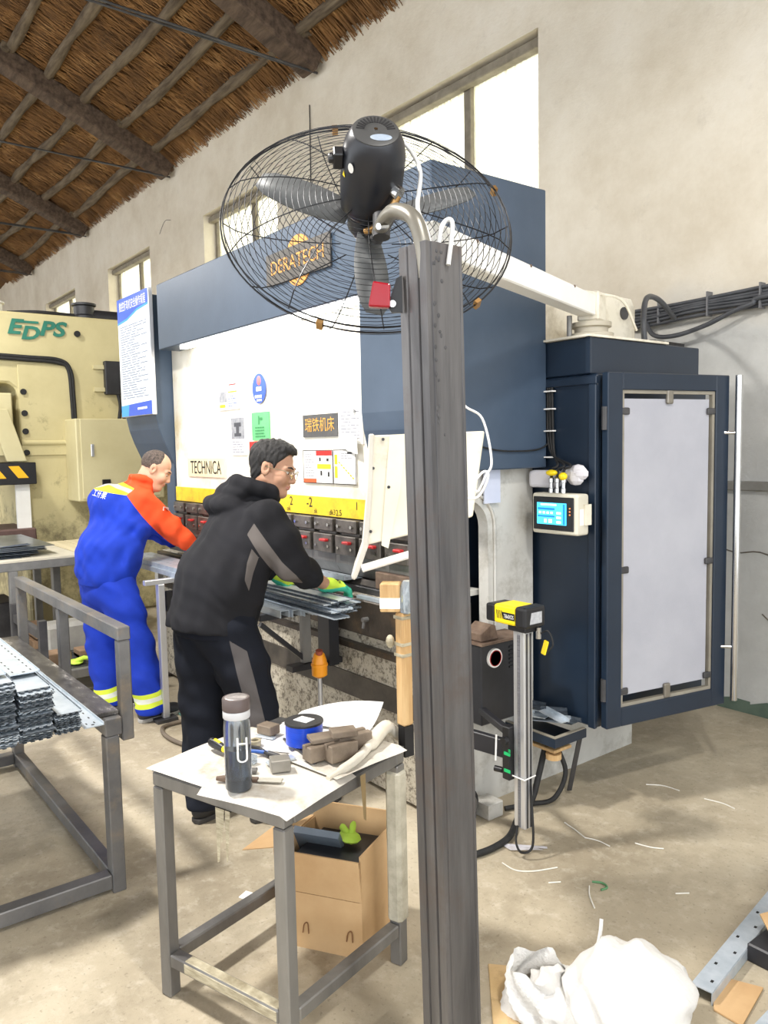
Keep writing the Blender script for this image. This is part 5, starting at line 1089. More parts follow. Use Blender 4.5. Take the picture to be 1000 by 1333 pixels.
cardp([(-1.215, 2.45), (-1.11, 2.36), (-1.02, 2.50), (-1.16, 2.62)], .07, 'torn cardboard flap lifted on the dark offcut', (.03, 0, 0, .03))
clut('dark_offcut', -1.20, -1.06, 2.34, 2.52, .0, .06, m_blk_paint, 'dark steel offcut under the cardboard flap', 'offcut', bevel=.005)
# litter: thin white strips and chips
m_lit = mat('litter_white', (226, 224, 214), rough=.6)
for k, (pts, lb) in enumerate((([(-2.16, 2.62), (-2.08, 2.60), (-2.02, 2.58)], 'short white strand near the cabinet shadow'), ([(-2.02, 2.58), (-1.97, 2.60), (-1.91, 2.60)], 'bent white strand touching the short strand'), ([(-1.86, 2.70), (-1.80, 2.72), (-1.76, 2.75)], 'pale curved strand alone on the floor'),
        ([(-2.1, 2.17), (-2.03, 2.17), (-1.98, 2.22), (-1.94, 2.31)], 'long curved pale strand before the laser stand'), ([(-1.89, 2.20), (-1.865, 2.24)], 'tiny straight white strand on the floor'), ([(-1.78, 2.30), (-1.74, 2.25), (-1.68, 2.20)], 'curved white strand beyond the plastic bag'), ([(-1.55, 2.50), (-1.52, 2.54)], 'tiny white chip of strand on open floor'),
        ([(-2.16, 3.22), (-2.10, 3.27), (-2.02, 3.28)], 'glossy white strand below the cabinet door'), ([(-1.90, 3.29), (-1.82, 3.31), (-1.76, 3.30)], 'glossy white strand by the door handle'))):
    p3 = bez([(x, y, .003) for x, y in pts], 5); single(MB().tube(p3, .0028, 5), 'litter_strand', m_lit, lb, 'litter', p3[0])
t = single(MB().add([(-2.20, 2.27, .004), (-2.12, 2.35, .004), (-2.05, 2.36, .012), (-2.14, 2.26, .008)], [(0, 1, 2, 3)]).bar((-2.22, 2.25, .006), (-2.06, 2.39, .008), .012, .003), 'film_scrap', m_wrap, 'scrap of clear film on the floor below the laser stand', 'litter', (-2.14, 2.3, 0))
single(MB().obox((-2.538, 1.281, .003), (.02, .01, 0), (-.01, .02, 0), (0, 0, .002)), 'paper_scrap', m_paper, 'small white paper scrap left of the carton', 'litter', (-2.538, 1.281, 0))
single(MB().tube(bez([(-1.79, 2.33, .004), (-1.76, 2.35, .005), (-1.73, 2.34, .005), (-1.735, 2.31, .004)], 5), .004, 6), 'green_scrap', mat('scrap_green', (90, 140, 96), rough=.6), 'small curled green scrap on the floor', 'litter', (-1.76, 2.33, 0))
clut('wood_chock', -4.55, -4.25, 2.02, 2.12, 0, .07, m_dimwood, 'brown timber chock at the bed foot by the floor hose', bevel=.004)
clut('teal_plate', -4.62, -4.40, 1.90, 1.98, .0, .012, mat('teal_scrap', (104, 150, 142), rough=.5), 'flat teal plate on the floor at the worker\'s shoe', 'plate')
single(MB().tube(bez([(-4.4, 1.95, .015), (-4.45, 1.85, .015), (-4.42, 1.72, .015), (-4.25, 1.68, .015), (-4.05, 1.72, .015), (-3.85, 1.85, .015)], 7), .012, 8), 'floor_hose', mat('hose_brown', (92, 82, 70), (116, 104, 90), rough=.6), 'brown hose looping on the floor between the workers', 'hose', (-4.3, 1.75, 0), smooth=60)
# ================================================================== people (signed distance bodies, surface nets)
from mathutils.bvhtree import BVHTree
def A3(*p): return np.array(p, dtype=np.float32)
class SD:
    """smooth union of tapered limbs and ellipsoids, meshed with surface nets"""
    def __init__(s, k=.02): s.p = []; s.k = k; s.cut = []; s.sub = []; s.wr = None
    def cone(s, a, b, ra, rb, lat=None, sc=1., k=None):
        a, b = A3(*a), A3(*b); m = max(ra, rb)*max(1, sc)
        s.p.append((np.minimum(a, b)-m, np.maximum(a, b)+m, ('c', a, b, ra, rb, None if lat is None else A3(*lat), sc), k or s.k)); return s
    def chain(s, pts, rs, **k):
        for i in range(len(pts)-1): s.cone(pts[i], pts[i+1], rs[i], rs[i+1], **k)
        return s
    def ell(s, c, r, R=None, k=None):
        c = A3(*c); m = max(r); R = np.eye(3, dtype=np.float32) if R is None else np.array(R, dtype=np.float32)
        s.p.append((c-m, c+m, ('e', c, A3(*r), R), k or s.k)); return s
    @staticmethod
    def ev(d, P):
        if d[0] == 'c':
            _, a, b, ra, rb, lat, sc = d; q = P-a; ba = b-a
            if lat is not None:
                q = q-(q @ lat)[..., None]*lat*(1-1/sc); ba = ba-(ba @ lat)*lat*(1-1/sc)
            t = np.clip((q @ ba)/max(1e-9, float(ba @ ba)), 0, 1)
            return np.linalg.norm(q-t[..., None]*ba, axis=-1)-(ra+(rb-ra)*t)
        _, c, r, R = d; q = (P-c) @ R.T
        k0 = np.linalg.norm(q/r, axis=-1); k1 = np.linalg.norm(q/(r*r), axis=-1)+1e-9
        return k0*(k0-1)/k1
    def mesh(s, h):
        lo = np.min([p[0] for p in s.p], 0)-.03; hi = np.max([p[1] for p in s.p], 0)+.03
        n = np.ceil((hi-lo)/h).astype(int)+1
        F = np.full(n, .3, dtype=np.float32); ax = [lo[i]+h*np.arange(n[i], dtype=np.float32) for i in range(3)]
        def window(b0, b1, m):
            i0 = np.maximum(0, np.floor((b0-m-lo)/h).astype(int)); i1 = np.minimum(n, np.ceil((b1+m-lo)/h).astype(int)+1)
            sl = tuple(slice(i0[i], i1[i]) for i in range(3))
            G = np.stack(np.meshgrid(*[ax[i][sl[i]] for i in range(3)], indexing='ij'), -1).astype(np.float32); return sl, G
        for b0, b1, d, k in s.p:
            sl, G = window(b0, b1, .04); D = s.ev(d, G); f = F[sl]
            hh = np.clip(.5+.5*(D-f)/k, 0, 1); F[sl] = D*(1-hh)+f*hh-k*hh*(1-hh)
        for d, c, m, k in s.sub:
            sl, G = window(c-m, c+m, .01); D = -s.ev(d, G); f = F[sl]; hh = np.clip(.5-.5*(f-D)/k, 0, 1); F[sl] = f*(1-hh)+D*hh+k*hh*(1-hh)
        if s.wr or s.cut:
            G = np.stack(np.meshgrid(*ax, indexing='ij'), -1).astype(np.float32)
            if s.wr: near = np.abs(F) < .05; F[near] += s.wr(G[near]).astype(np.float32)
            for fn in s.cut: F = np.maximum(F, fn(G).astype(np.float32))
        return nets(F, lo, h)
def nets(F, lo, h):
    S = F < 0; n = np.array(F.shape)
    c8 = [S[i:n[0]-1+i, j:n[1]-1+j, k:n[2]-1+k] for i in (0, 1) for j in (0, 1) for k in (0, 1)]
    sm = sum(c.astype(np.int8) for c in c8); act = np.argwhere((sm > 0) & (sm < 8))
    idx = -np.ones(n-1, dtype=np.int64); idx[tuple(act.T)] = np.arange(len(act))
    acc = np.zeros((len(act), 3)); cnt = np.zeros(len(act))
    cor = [(i, j, k) for i in (0, 1) for j in (0, 1) for k in (0, 1)]
    for a in cor:
        for b in cor:
            if sum(abs(x-y) for x, y in zip(a, b)) == 1 and a < b:
                fa_ = F[tuple((act+a).T)]; fb_ = F[tuple((act+b).T)]; m = (fa_ < 0) != (fb_ < 0)
                t = np.where(m, fa_/(fa_-fb_+1e-12), 0)[:, None]
                acc += np.where(m[:, None], np.array(a)+t*(np.array(b)-np.array(a)), 0); cnt += m
    V_ = lo+h*(act+acc/np.maximum(cnt, 1)[:, None]); Q = []
    for ax_ in range(3):
        u, v = (ax_+1) % 3, (ax_+2) % 3
        s0 = [slice(0, n[i]) for i in range(3)]; s1 = list(s0); s0[ax_] = slice(0, n[ax_]-1); s1[ax_] = slice(1, n[ax_])
        e = np.argwhere(S[tuple(s0)] != S[tuple(s1)])
        e = e[(e[:, u] > 0) & (e[:, v] > 0) & (e[:, u] < n[u]-1) & (e[:, v] < n[v]-1)]
        inside = S[tuple(e.T)]; du = np.eye(3, dtype=int)[u]; dv = np.eye(3, dtype=int)[v]
        q = np.stack([idx[tuple((e-du-dv).T)], idx[tuple((e-dv).T)], idx[tuple(e.T)], idx[tuple((e-du).T)]], 1)
        q[~inside] = q[~inside][:, ::-1]; Q.append(q)
    return V_, np.concatenate(Q)
def sd_obj(sd, h, name, m, parent, attrs=None, smooth_it=1):
    V_, Q = sd.mesh(h); L = np.array(LOC[parent.name])
    if smooth_it:
        for _ in range(smooth_it):
            S_ = np.zeros_like(V_); c = np.zeros(len(V_))
            for a, b in ((0, 1), (1, 2), (2, 3), (3, 0)):
                np.add.at(S_, Q[:, a], V_[Q[:, b]]); np.add.at(S_, Q[:, b], V_[Q[:, a]]); np.add.at(c, Q[:, a], 1); np.add.at(c, Q[:, b], 1)
            V_ = V_*.5+.5*S_/np.maximum(c, 1)[:, None]
    me = bpy.data.meshes.new(name); me.vertices.add(len(V_)); me.vertices.foreach_set('co', (V_-L).astype(np.float32).ravel())
    me.loops.add(len(Q)*4); me.polygons.add(len(Q)); me.loops.foreach_set('vertex_index', Q.astype(np.int32).ravel())
    me.polygons.foreach_set('loop_start', np.arange(0, len(Q)*4, 4, dtype=np.int32)); me.update(calc_edges=True)
    me.polygons.foreach_set('use_smooth', np.ones(len(Q), dtype=bool))
    for k, fn in (attrs or {}).items():
        at = me.attributes.new(k, 'FLOAT', 'POINT'); at.data.foreach_set('value', fn(V_).astype(np.float32))
    me.materials.append(m); o = bpy.data.objects.new(name, me); COL.objects.link(o); o.parent = parent; LOC[o.name] = tuple(L)
    o['_tmp'] = 1; del o['_tmp']
    BV[o.name] = BVHTree.FromPolygons([Vector(p) for p in V_], [tuple(int(i) for i in q) for q in Q]) if name in ('jacket',) else None
    return o
BV = {}
def poly_sd(P, r):
    """signed distance (inside positive) to a polygon laid over the cloth in the (r, z) plane"""
    P = np.array(P, dtype=float); r = np.array(r)
    def fn(V_):
        q = np.stack([V_ @ r, V_[:, 2]], 1); d = np.full(len(q), 1e9); ins = np.zeros(len(q), bool)
        for i in range(len(P)):
            a, b = P[i], P[(i+1) % len(P)]; ab = b-a; t = np.clip(((q-a) @ ab)/(ab @ ab), 0, 1); d = np.minimum(d, np.linalg.norm(q-a-t[:, None]*ab, axis=1))
            c = ((a[1] > q[:, 1]) != (b[1] > q[:, 1])) & (q[:, 0] < (b[0]-a[0])*(q[:, 1]-a[1])/(b[1]-a[1]+1e-12)+a[0]); ins ^= c
        return np.where(ins, d, -d)
    return fn
def wrinkle(amp, seed, f=34):
    rg = np.random.default_rng(seed); K = rg.normal(0, 1, (5, 3)); K /= np.linalg.norm(K, axis=1)[:, None]; ph = rg.uniform(0, 6, 5)
    def fn(P):
        w = 0
        for i in range(5): w = w+np.sin((P @ K[i])*f*(.7+.35*i)+ph[i]+1.6*np.sin((P @ K[(i+2) % 5])*f*.45+ph[(i+1) % 5]))/(1+.45*i)
        return amp*w*.5
    return fn
def cloth(name, base, stripes=(), rough=.85, fuzz=.25):
    s = NT(name); c = s.ramp(s.noise(7, 5, .6), [(.3, tuple(int(x*.88) for x in base)), (.7, base)])
    for at, col in stripes: c = s.mix(s.math('GREATER_THAN', s.attr(at), 0.), c, col)
    s.color(c); s.set(rough=rough, spec=.2); s.bump(s.noise(220, 3, .6), fuzz, .002); return s.m
def skin(name, c1, c2):
    s = NT(name); c = s.ramp(s.noise(12, 4, .6), [(.3, c1), (.7, c2)]); c = s.mix(s.math('GREATER_THAN', s.attr('lip'), 0.), c, (188, 130, 116)); s.color(c)
    s.set(rough=.5, spec=.35); s.b.inputs['Subsurface Weight'].default_value = .12; s.b.inputs['Subsurface Radius'].default_value = (.012, .005, .003); return s.m
def unit(v): v = np.array(v, float); return v/np.linalg.norm(v)
def head_frame(f, tilt=0.):
    f = unit(f); r = unit(np.cross(f, (0, 0, 1))); u = np.cross(r, f); c, s_ = math.cos(tilt), math.sin(tilt)
    return r*c+u*s_, f, u*c-r*s_
def head_prims(sd, c, fr, neck, chub=1.0):
    r, f, u = fr; c = np.array(c); R = np.array([r, f, u]); T = lambda x, y, z: tuple(c+r*x+f*y+u*z)
    sd.ell(T(0, -.014, .036), (.0755*chub, .095, .083), R, .02); sd.ell(T(0, .022, -.030), (.062*chub, .070, .080), R, .02)
    for q in (-1, 1):
        sd.cone(T(q*.054*chub, -.005, -.050), T(q*.016, .058, -.098), .020*chub, .019, k=.022)
        sd.ell(T(q*.037, .060, -.028), (.028*chub, .026, .030), R, .018); sd.cone(T(q*.008, .083, .021), T(q*.045, .068, .019), .013, .011, k=.012)
        sd.ell(T(q*.0125, .096, -.036), (.0105, .011, .0085), R, .008)
        sd.ell(T(q*.079*chub, -.012, -.004), (.009, .021, .033), R, .008); sd.ell(T(q*.084*chub, -.020, .010), (.006, .012, .016), R, .006)
    sd.ell(T(0, .064, -.098), (.028*chub, .024, .020), R, .02)
    sd.chain([T(0, .080, .018), T(0, .093, -.010), T(0, .1035, -.030)], [.008, .009, .0115], k=.014)
    sd.ell(T(0, .087, -.0585), (.022, .011, .0058), R, .006); sd.ell(T(0, .085, -.070), (.020, .011, .0062), R, .006)
    for q in (-1, 1):
        e = np.array(T(q*.031, .089, .001), np.float32); sd.sub.append((('e', e, A3(.017, .012, .0095), R.astype(np.float32)), e, .03, .010))
        e = np.array(T(q*.083*chub, -.008, -.002), np.float32); sd.sub.append((('e', e, A3(.0045, .009, .014), R.astype(np.float32)), e, .025, .004))
    if chub > 1.02: sd.ell(T(0, .035, -.100), (.045, .04, .022), R, .03)
    sd.cone(T(0, -.028, -.055), tuple(neck), .056*chub, .062*chub, k=.03)
    return T, R
def lip_attr(c, fr):
    r, f, u = fr
    def fn(V_):
        q = V_-np.array(c); x, y, z = q @ r, q @ f, q @ u; return 1-((x/.021)**2+((z+.0645)/.0105)**2)-(y < .078)*9
    return fn
def hand_prims(sd, w, d, n, side, g=0., curl=(.35, .45, .4), thumb=1.):
    """wrist w, d towards the knuckles, n the back of the hand, side towards the thumb"""
    w, d, n, side = np.array(w), unit(d), unit(n), unit(side); nk = []
    for i, off in enumerate((.030, .010, -.010, -.029)):
        kn = w+d*(.085-.004*abs(i-1))+side*off; sd.cone(w+side*off*.6+d*.005, kn, .0165+g, .0125+g, k=.012); a = 0; p = kn; L = [(.042, .027, .021), (.046, .030, .022), (.043, .028, .021), (.034, .022, .019)][i]
        for j in range(3):
            a += curl[j]; dd = d*math.cos(a)-n*math.sin(a); q = p+dd*L[j]; sd.cone(p, q, .0100-.0008*j+g, .0092-.0008*j+g, k=.005); p = q
    b = w+d*.022+side*.026; t1 = b+(d*.6+side*.75-n*.25)*.042*thumb; t2 = t1+unit(d*.85+side*.25-n*.45)*.032; t3 = t2+unit(d*.95-n*.4)*.024
    sd.chain([b, t1, t2, t3], [.017+g, .0125+g, .0108+g, .009+g], k=.01)
def shoe(parent, heel, toe, zs, m_up, m_sole, m_lace, name='shoe'):
    heel, toe = np.array((*heel, 0.)), np.array((*toe, 0.)); d = unit(toe-heel); r = np.array([d[1], -d[0], 0]); L = np.linalg.norm(toe-heel)
    P = lambda t, x, z: tuple(heel+d*t*L+r*x+np.array((0, 0, z)))
    sd = SD(.02); R = np.array([r, d, (0, 0, 1)])
    sd.ell(P(.18, 0, .055), (.038, .055, .05), R).ell(P(.5, 0, .045), (.043, .09, .04), R).ell(P(.8, 0, .04), (.046, .065, .034), R).cone(P(.22, 0, .06), P(.2, 0, .105), .04, .043)
    sd.cut.append(lambda G: .016-G[..., 2]); o = sd_obj(sd, .006, name, m_up, parent)
    prof = [(0, .0), (.03, .028), (.15, .037), (.4, .037), (.62, .045), (.82, .047), (.95, .033), (1.0, .0)]
    pts = [P(t, x, .0) for t, x in prof]+[P(t, -x, .0) for t, x in prof[::-1][1:-1]]
    MB().prism(pts, (0, 0, .024)).build('sole', m_sole, o, smooth=40, bevel=.004)
    for k in range(4):
        a, b = P(.42+.07*k, -.02, .083-.006*k), P(.44+.07*k, .02, .083-.006*k); MB().tube([a, b], .003, 5).build('lace', m_lace, o)
    return o
def face_bits(parent, T, R, hairc, glasses=False):
    m_eye = mat('eye_white', (214, 208, 202), rough=.3); m_iris = mat('eye_dark', (26, 20, 18), rough=.2); Rm = Matrix([list(R[:, i]) for i in range(3)])
    Rm = Matrix(((R[0][0], R[1][0], R[2][0]), (R[0][1], R[1][1], R[2][1]), (R[0][2], R[1][2], R[2][2])))
    for q in (-1, 1):
        e = MB().ell(T(q*.031, .0735, .0005), (.0125, .0105, .0072), 12, 8, Rm).build('eye', m_eye, parent, smooth=60)
        MB().ell(T(q*.031, .0815, -.001), (.0055, .0035, .0055), 10, 6, Rm).build('iris', m_iris, e, smooth=60)
        MB().tube([T(q*.012, .093, .021), T(q*.030, .090, .027), T(q*.050, .074, .022)], [.0032, .0038, .002], 6).build('eyebrow', hairc, parent, smooth=60)
    if glasses:
        m_g = mat('glasses_gold', (150, 138, 112), rough=.3, metal=.7); s = NT('lens'); s.color((240, 244, 244)); s.set(rough=.02, trans=1., alpha=.25); g = None
        for q in (-1, 1):
            ring = [T(q*.033+.0235*math.cos(a), .106-.006*abs(math.cos(a)), -.004+.0205*math.sin(a)) for a in np.linspace(0, 2*PI, 25)[:-1]]
            g = MB().tube(ring, .0016, 5, closed=True).build('glasses_rim', m_g, parent)
            MB().add(ring, [tuple(range(24))]).build('glasses_lens', s.m, g)
            MB().tube(bez([T(q*.056, .100, .006), T(q*.074, .078, .006), T(q*.0815, .02, .004), T(q*.083, -.016, .004), T(q*.080, -.03, -.012)], 5), .0020, 5).build('glasses_temple', m_g, parent)
        MB().tube(bez([T(-.011, .104, .002), T(0, .111, .005), T(.011, .104, .002)], 4), .0012, 5).build('glasses_bridge', m_g, parent)
def drape(mb, bv, direction, off=.004):
    d = Vector(direction).normalized(); out = []
    for p in mb.v:
        h = bv.ray_cast(Vector(p)-d*.6, d); out.append(tuple(h[0]-d*off) if h[0] else p)
    mb.v = out; return mb

# ------------------------------------------------------------------ worker in black
W1 = thing('person', 'person in a black hooded jacket with grey stripes, wearing glasses and lime gloves', 'person', (-3.14, 1.55, 0))
hips = dict(L=(-3.275, 1.475, .90), R=(-3.085, 1.515, .90)); kn = dict(L=(-3.275, 1.465, .50), R=(-3.045, 1.605, .51)); an = dict(L=(-3.22, 1.435, .095), R=(-3.045, 1.645, .095))
shd = dict(L=(-3.41, 1.725, 1.355), R=(-3.025, 1.685, 1.345)); el = dict(L=(-3.47, 1.86, 1.11), R=(-2.965, 1.765, 1.14)); wr_ = dict(L=(-3.40, 1.955, 1.005), R=(-3.055, 2.005, 1.008))
lat = unit((.99, -.09, 0)); neck = (-3.215, 1.745, 1.43); pelv = (-3.175, 1.51, .93); waist = (-3.19, 1.555, 1.06); chest = (-3.215, 1.655, 1.24)
hc = (-3.165, 1.805, 1.553); fr = head_frame((.74, .66, -.27), .10)
sd = SD(.02); T, R = head_prims(sd, hc, fr, (neck[0], neck[1], neck[2]-.02))
def body(sd):
    sd.cone(pelv, waist, .095, .095, lat=lat, sc=1.45, k=.05).cone(waist, chest, .095, .105, lat=lat, sc=1.5, k=.05).cone(chest, (neck[0], neck[1]-.02, neck[2]-.07), .105, .07, lat=lat, sc=1.5, k=.05)
    for q in 'LR':
        sd.chain([shd[q], el[q], wr_[q]], [.052, .040, .029], k=.025); sd.chain([hips[q], kn[q], an[q]], [.075, .052, .038], k=.03)
        a = np.array(an[q]); sd.cone((a[0], a[1]-.02, .04), (a[0]-.01, a[1]+.12, .035), .032, .028, k=.02)
body(sd)
d_R = unit((.12, 1, -.16)); d_L = unit((.42, .8, -.55)); nR = unit((.25, -.1, 1)); nL = unit((.3, .2, 1))
hand_prims(sd, wr_['R'], d_R, nR, np.cross(nR, d_R)*1., 0, (.55, .8, .6)); hand_prims(sd, wr_['L'], d_L, nL, -np.cross(nL, d_L), 0, (.35, .4, .4))
m_skin1 = skin('skin_warm', (180, 136, 110), (196, 152, 126))
sd_obj(sd, .0042, 'body', m_skin1, W1, {'lip': lip_attr(hc, fr)}, 1)
m_hair = mat('hair_black', (16, 15, 16), (34, 31, 30), rough=.6, scale=160, stretch=(1, 1, .2), bump=.5, bscale=200)
face_bits(W1, T, R, m_hair, True)
# hair: thick on top, short at the sides
r, f, u = fr; C_ = np.array(hc)
hs = SD(.02); hs.ell(T(0, -.022, .046), (.085, .108, .090), R).ell(T(0, -.040, -.020), (.066, .062, .075), R).ell(T(0, .018, .098), (.066, .066, .036), R)
def hairline(G):
    q = G-C_.astype(np.float32); y = q @ f.astype(np.float32); z = q @ u.astype(np.float32); x = np.abs(q @ r.astype(np.float32))
    line = np.interp(y, [-.12, -.07, -.042, -.030, -.005, .012, .022, .030, .050, .064, .12], [-.092, -.088, -.070, -.012, .028, .020, .0, .030, .056, .084, .088]); return (line-z)*.8
hs.cut.append(hairline); hs.wr = wrinkle(.004, 5, 210)
sd_obj(hs, .0045, 'hair', m_hair, W1, None, 1)
# jacket
jk = SD(.035)
jk.cone((pelv[0]-.03, pelv[1]-.02, .88), (waist[0]-.02, waist[1]-.01, waist[2]), .188, .178, lat=lat, sc=1.22, k=.06).cone((waist[0]-.02, waist[1]-.01, waist[2]), chest, .178, .158, lat=lat, sc=1.34, k=.06).cone(chest, (neck[0], neck[1]-.03, neck[2]-.075), .150, .095, lat=lat, sc=1.55, k=.06)
for q, sg in (('L', -1), ('R', 1)):
    w = np.array(wr_[q]); e = np.array(el[q]); cuff = w+(e-w)*.40; sh = np.array(shd[q])
    jk.chain([sh, sh+(e-sh)*.5, e, e+(w-e)*.4, cuff], [.088, .082, .068, .058, .050], k=.035)
# hood lying on the back and the collar round the neck
hb = np.array(neck)+np.array((.012, .012, .035))
jk.cone((neck[0], neck[1]-.02, neck[2]-.06), (neck[0]+.01, neck[1], neck[2]+.01), .105, .085, k=.03)
for k in range(9):
    a0, a1 = (-2.5+k*.555, -2.5+(k+1)*.555); pt = lambda a: hb+np.array((.092*math.sin(a), -.035-.085*math.cos(a), .012-.03*(1-math.cos(a))*.5+.022*math.cos(a)))
    jk.cone(pt(a0), pt(a1), .032, .032, k=.025)
jk.ell((neck[0]-.045, neck[1]-.145, neck[2]-.03), (.135, .085, .055), None, .02).ell((neck[0]-.03, neck[1]-.105, neck[2]+.025), (.115, .07, .045), None, .012)
jk.wr = wrinkle(.0065, 3, 52)
jk.cut.append(lambda G: (.862+.10*(1.5-G[..., 1]))-G[..., 2])
sleeve = [(-.038, 1.331), (-.069, 1.285), (-.019, 1.196), (.036, 1.113), (.095, 1.065), (.167, 1.051), (.134, 1.101), (.075, 1.162), (.015, 1.251)]
sidep = [(-.051, 1.225), (-.023, 1.185), (-.048, 1.121), (-.068, 1.048), (-.084, 1.099), (-.072, 1.169)]
cd = np.array((.876, -.482, 0)); rb_ = (.482, .876, 0)
f1, f2 = poly_sd(sleeve, rb_), poly_sd(sidep, rb_); mid = np.array((-3.1, 1.66, 0))
def stripe(V_):
    s_ = np.maximum(f1(V_), f2(V_)); return np.where((V_-mid) @ cd > -.02, s_, -1.)
m_jk = cloth('jacket_black', (38, 38, 42), [('grey', (104, 98, 95))])
J1 = sd_obj(jk, .008, 'jacket', m_jk, W1, {'grey': stripe}, 1)
# shirt tail below the jacket
tl = SD(.04); tl.cone((pelv[0]-.025, pelv[1]-.015, .86), (pelv[0], pelv[1]+.02, 1.0), .168, .14, lat=lat, sc=1.24); tl.cut.append(lambda G: (.835+.08*(1.5-G[..., 1]))-G[..., 2]); tl.wr = wrinkle(.004, 9, 24)
sd_obj(tl, .009, 'shirt_tail', cloth('shirt_dark', (24, 27, 36)), W1, None, 1)
tr = SD(.03); tr.cone((pelv[0], pelv[1], .95), (pelv[0], pelv[1]+.005, .86), .135, .140, lat=lat, sc=1.28, k=.05)
for q in 'LR':
    h_, k_, a_ = map(np.array, (hips[q], kn[q], an[q])); tr.chain([h_+(0, 0, -.03), h_+(k_-h_)*.5, k_, k_+(a_-k_)*.55, a_+(0, 0, -.02)], [.125, .115, .100, .090, .082], k=.03)
tr.wr = wrinkle(.0075, 11, 48); tr.cut.append(lambda G: .055-G[..., 2])
legst = poly_sd([(-.156, .849), (-.084, .798), (-.05, .641), (-.019, .486), (-.01, .228), (-.083, .234), (-.104, .584), (-.132, .72)], rb_)
sd_obj(tr, .009, 'trousers', cloth('trousers_navy', (29, 32, 41), [('grey', (96, 92, 92))]), W1, {'grey': lambda V_: np.where((V_-np.array((-3.1, 1.6, 0))) @ cd > -.02, legst(V_), -1.)}, 1)
# gloves, lime back and teal finger coating
for q, d_, n__, sg in (('R', d_R, nR, 1), ('L', d_L, nL, -1)):
    gl = SD(.01); side_ = np.cross(n__, d_)*sg; hand_prims(gl, wr_[q], d_, n__, side_, .0035, (.55, .8, .6) if q == 'R' else (.35, .4, .4)); w = np.array(wr_[q]); gl.cone(w-d_*.012, w+d_*.02, .035, .036, k=.015)
    teal = lambda V_, w=w, d_=d_, n__=n__: np.maximum((V_-w) @ d_-.088, -((V_-w) @ n__)-.004)
    og = sd_obj(gl, .0042, 'glove', cloth('glove_lime_%s' % q, (190, 220, 70), [('teal', (66, 178, 146))], .8), W1, {'teal': teal}, 1)
    if q == 'R':
        cc = w+d_*.05+n__*.0225; ring = [tuple(cc+side_*.019*math.cos(t)+d_*.019*math.sin(t)+n__*(.002-.004*abs(math.cos(t)))) for t in np.linspace(0, 2*PI, 21)[:-1]]
        MB().tube(ring, .0022, 5, closed=True).build('glove_print', m_ink, og)
        for sx in (-.006, .006): MB().ell(tuple(cc+side_*sx+d_*.004+n__*.002), (.003, .003, .002), 6, 4).build('glove_print', m_ink, og)
m_sh1 = mat('shoe_black', (30, 30, 31), (46, 45, 45), rough=.55); m_so1 = mat('sole_dark', (52, 50, 48), (66, 64, 61), rough=.7)
shoe(W1, (-3.195, 1.365), (-3.255, 1.635), 0, m_sh1, m_so1, m_paper); shoe(W1, (-3.045, 1.565), (-3.03, 1.845), 0, m_sh1, m_so1, m_sh1)

# ------------------------------------------------------------------ worker in blue
W2 = thing('person', 'person in blue overalls with an orange yoke and yellow band, bending over the bed', 'person', (-4.9, 1.66, 0))
hips = dict(L=(-5.08, 1.60, .85), R=(-4.88, 1.635, .85)); kn = dict(L=(-5.06, 1.60, .46), R=(-4.76, 1.70, .47)); an = dict(L=(-4.98, 1.60, .10), R=(-4.635, 1.735, .10))
shd = dict(L=(-5.24, 1.86, 1.335), R=(-4.93, 1.83, 1.33)); el = dict(L=(-5.30, 2.03, 1.13), R=(-4.935, 2.02, 1.14)); wr_ = dict(L=(-5.20, 2.16, 1.02), R=(-4.93, 2.17, 1.02))
lat = unit((.985, .17, 0)); neck = (-5.03, 1.875, 1.41); pelv = (-4.98, 1.62, .90); waist = (-5.01, 1.65, 1.0); chest = (-5.06, 1.765, 1.22)
hc = (-4.975, 1.965, 1.523); fr = head_frame((.42, .80, -.52), .05)
sd = SD(.02); T, R = head_prims(sd, hc, fr, (neck[0], neck[1], neck[2]-.03), 1.08)
body(sd)
d_R = unit((.0, .9, -.4)); nR = unit((.2, .35, .9)); d_L = unit((.3, .9, -.35)); nL = unit((-.1, .35, .9))
hand_prims(sd, wr_['R'], d_R, nR, -np.cross(d_R, nR), 0, (.3, .4, .4)); hand_prims(sd, wr_['L'], d_L, nL, np.cross(d_L, nL), 0, (.3, .4, .4))
sd_obj(sd, .0046, 'body', skin('skin_light', (202, 156, 130), (216, 172, 146)), W2, {'lip': lip_attr(hc, fr)}, 1)
m_hair2 = mat('hair_cropped', (52, 45, 42), (104, 90, 82), rough=.8, scale=90, bump=.3, bscale=240)
face_bits(W2, T, R, m_hair)
r, f, u = fr; C2 = np.array(hc); hs = SD(.02); hs.ell(T(0, -.016, .038), (.0835, .0975, .0862), R)
def hairline2(G):
    q = G-C2.astype(np.float32); y = q @ f.astype(np.float32); z = q @ u.astype(np.float32); x = np.abs(q @ r.astype(np.float32))
    line = np.interp(y, [-.12, -.06, -.02, .0, .03, .06], [-.06, -.05, .0, .035, .06, .2]); front = y-.015+.5*np.maximum(0, .05-x)
    return np.maximum((line-z)*.8, front*.8)
hs.cut.append(hairline2); hs.wr = wrinkle(.001, 6, 200)
sd_obj(hs, .0045, 'hair', m_hair2, W2, None, 1)
jk = SD(.035)
jk.ell((-5.085, 1.70, 1.31), (.19, .13, .13), None, .06)
jk.cone(pelv, waist, .175, .185, lat=lat, sc=1.16, k=.06).cone(waist, chest, .185, .165, lat=lat, sc=1.20, k=.06).cone(chest, (neck[0], neck[1]-.05, neck[2]-.08), .165, .10, lat=lat, sc=1.45, k=.06)
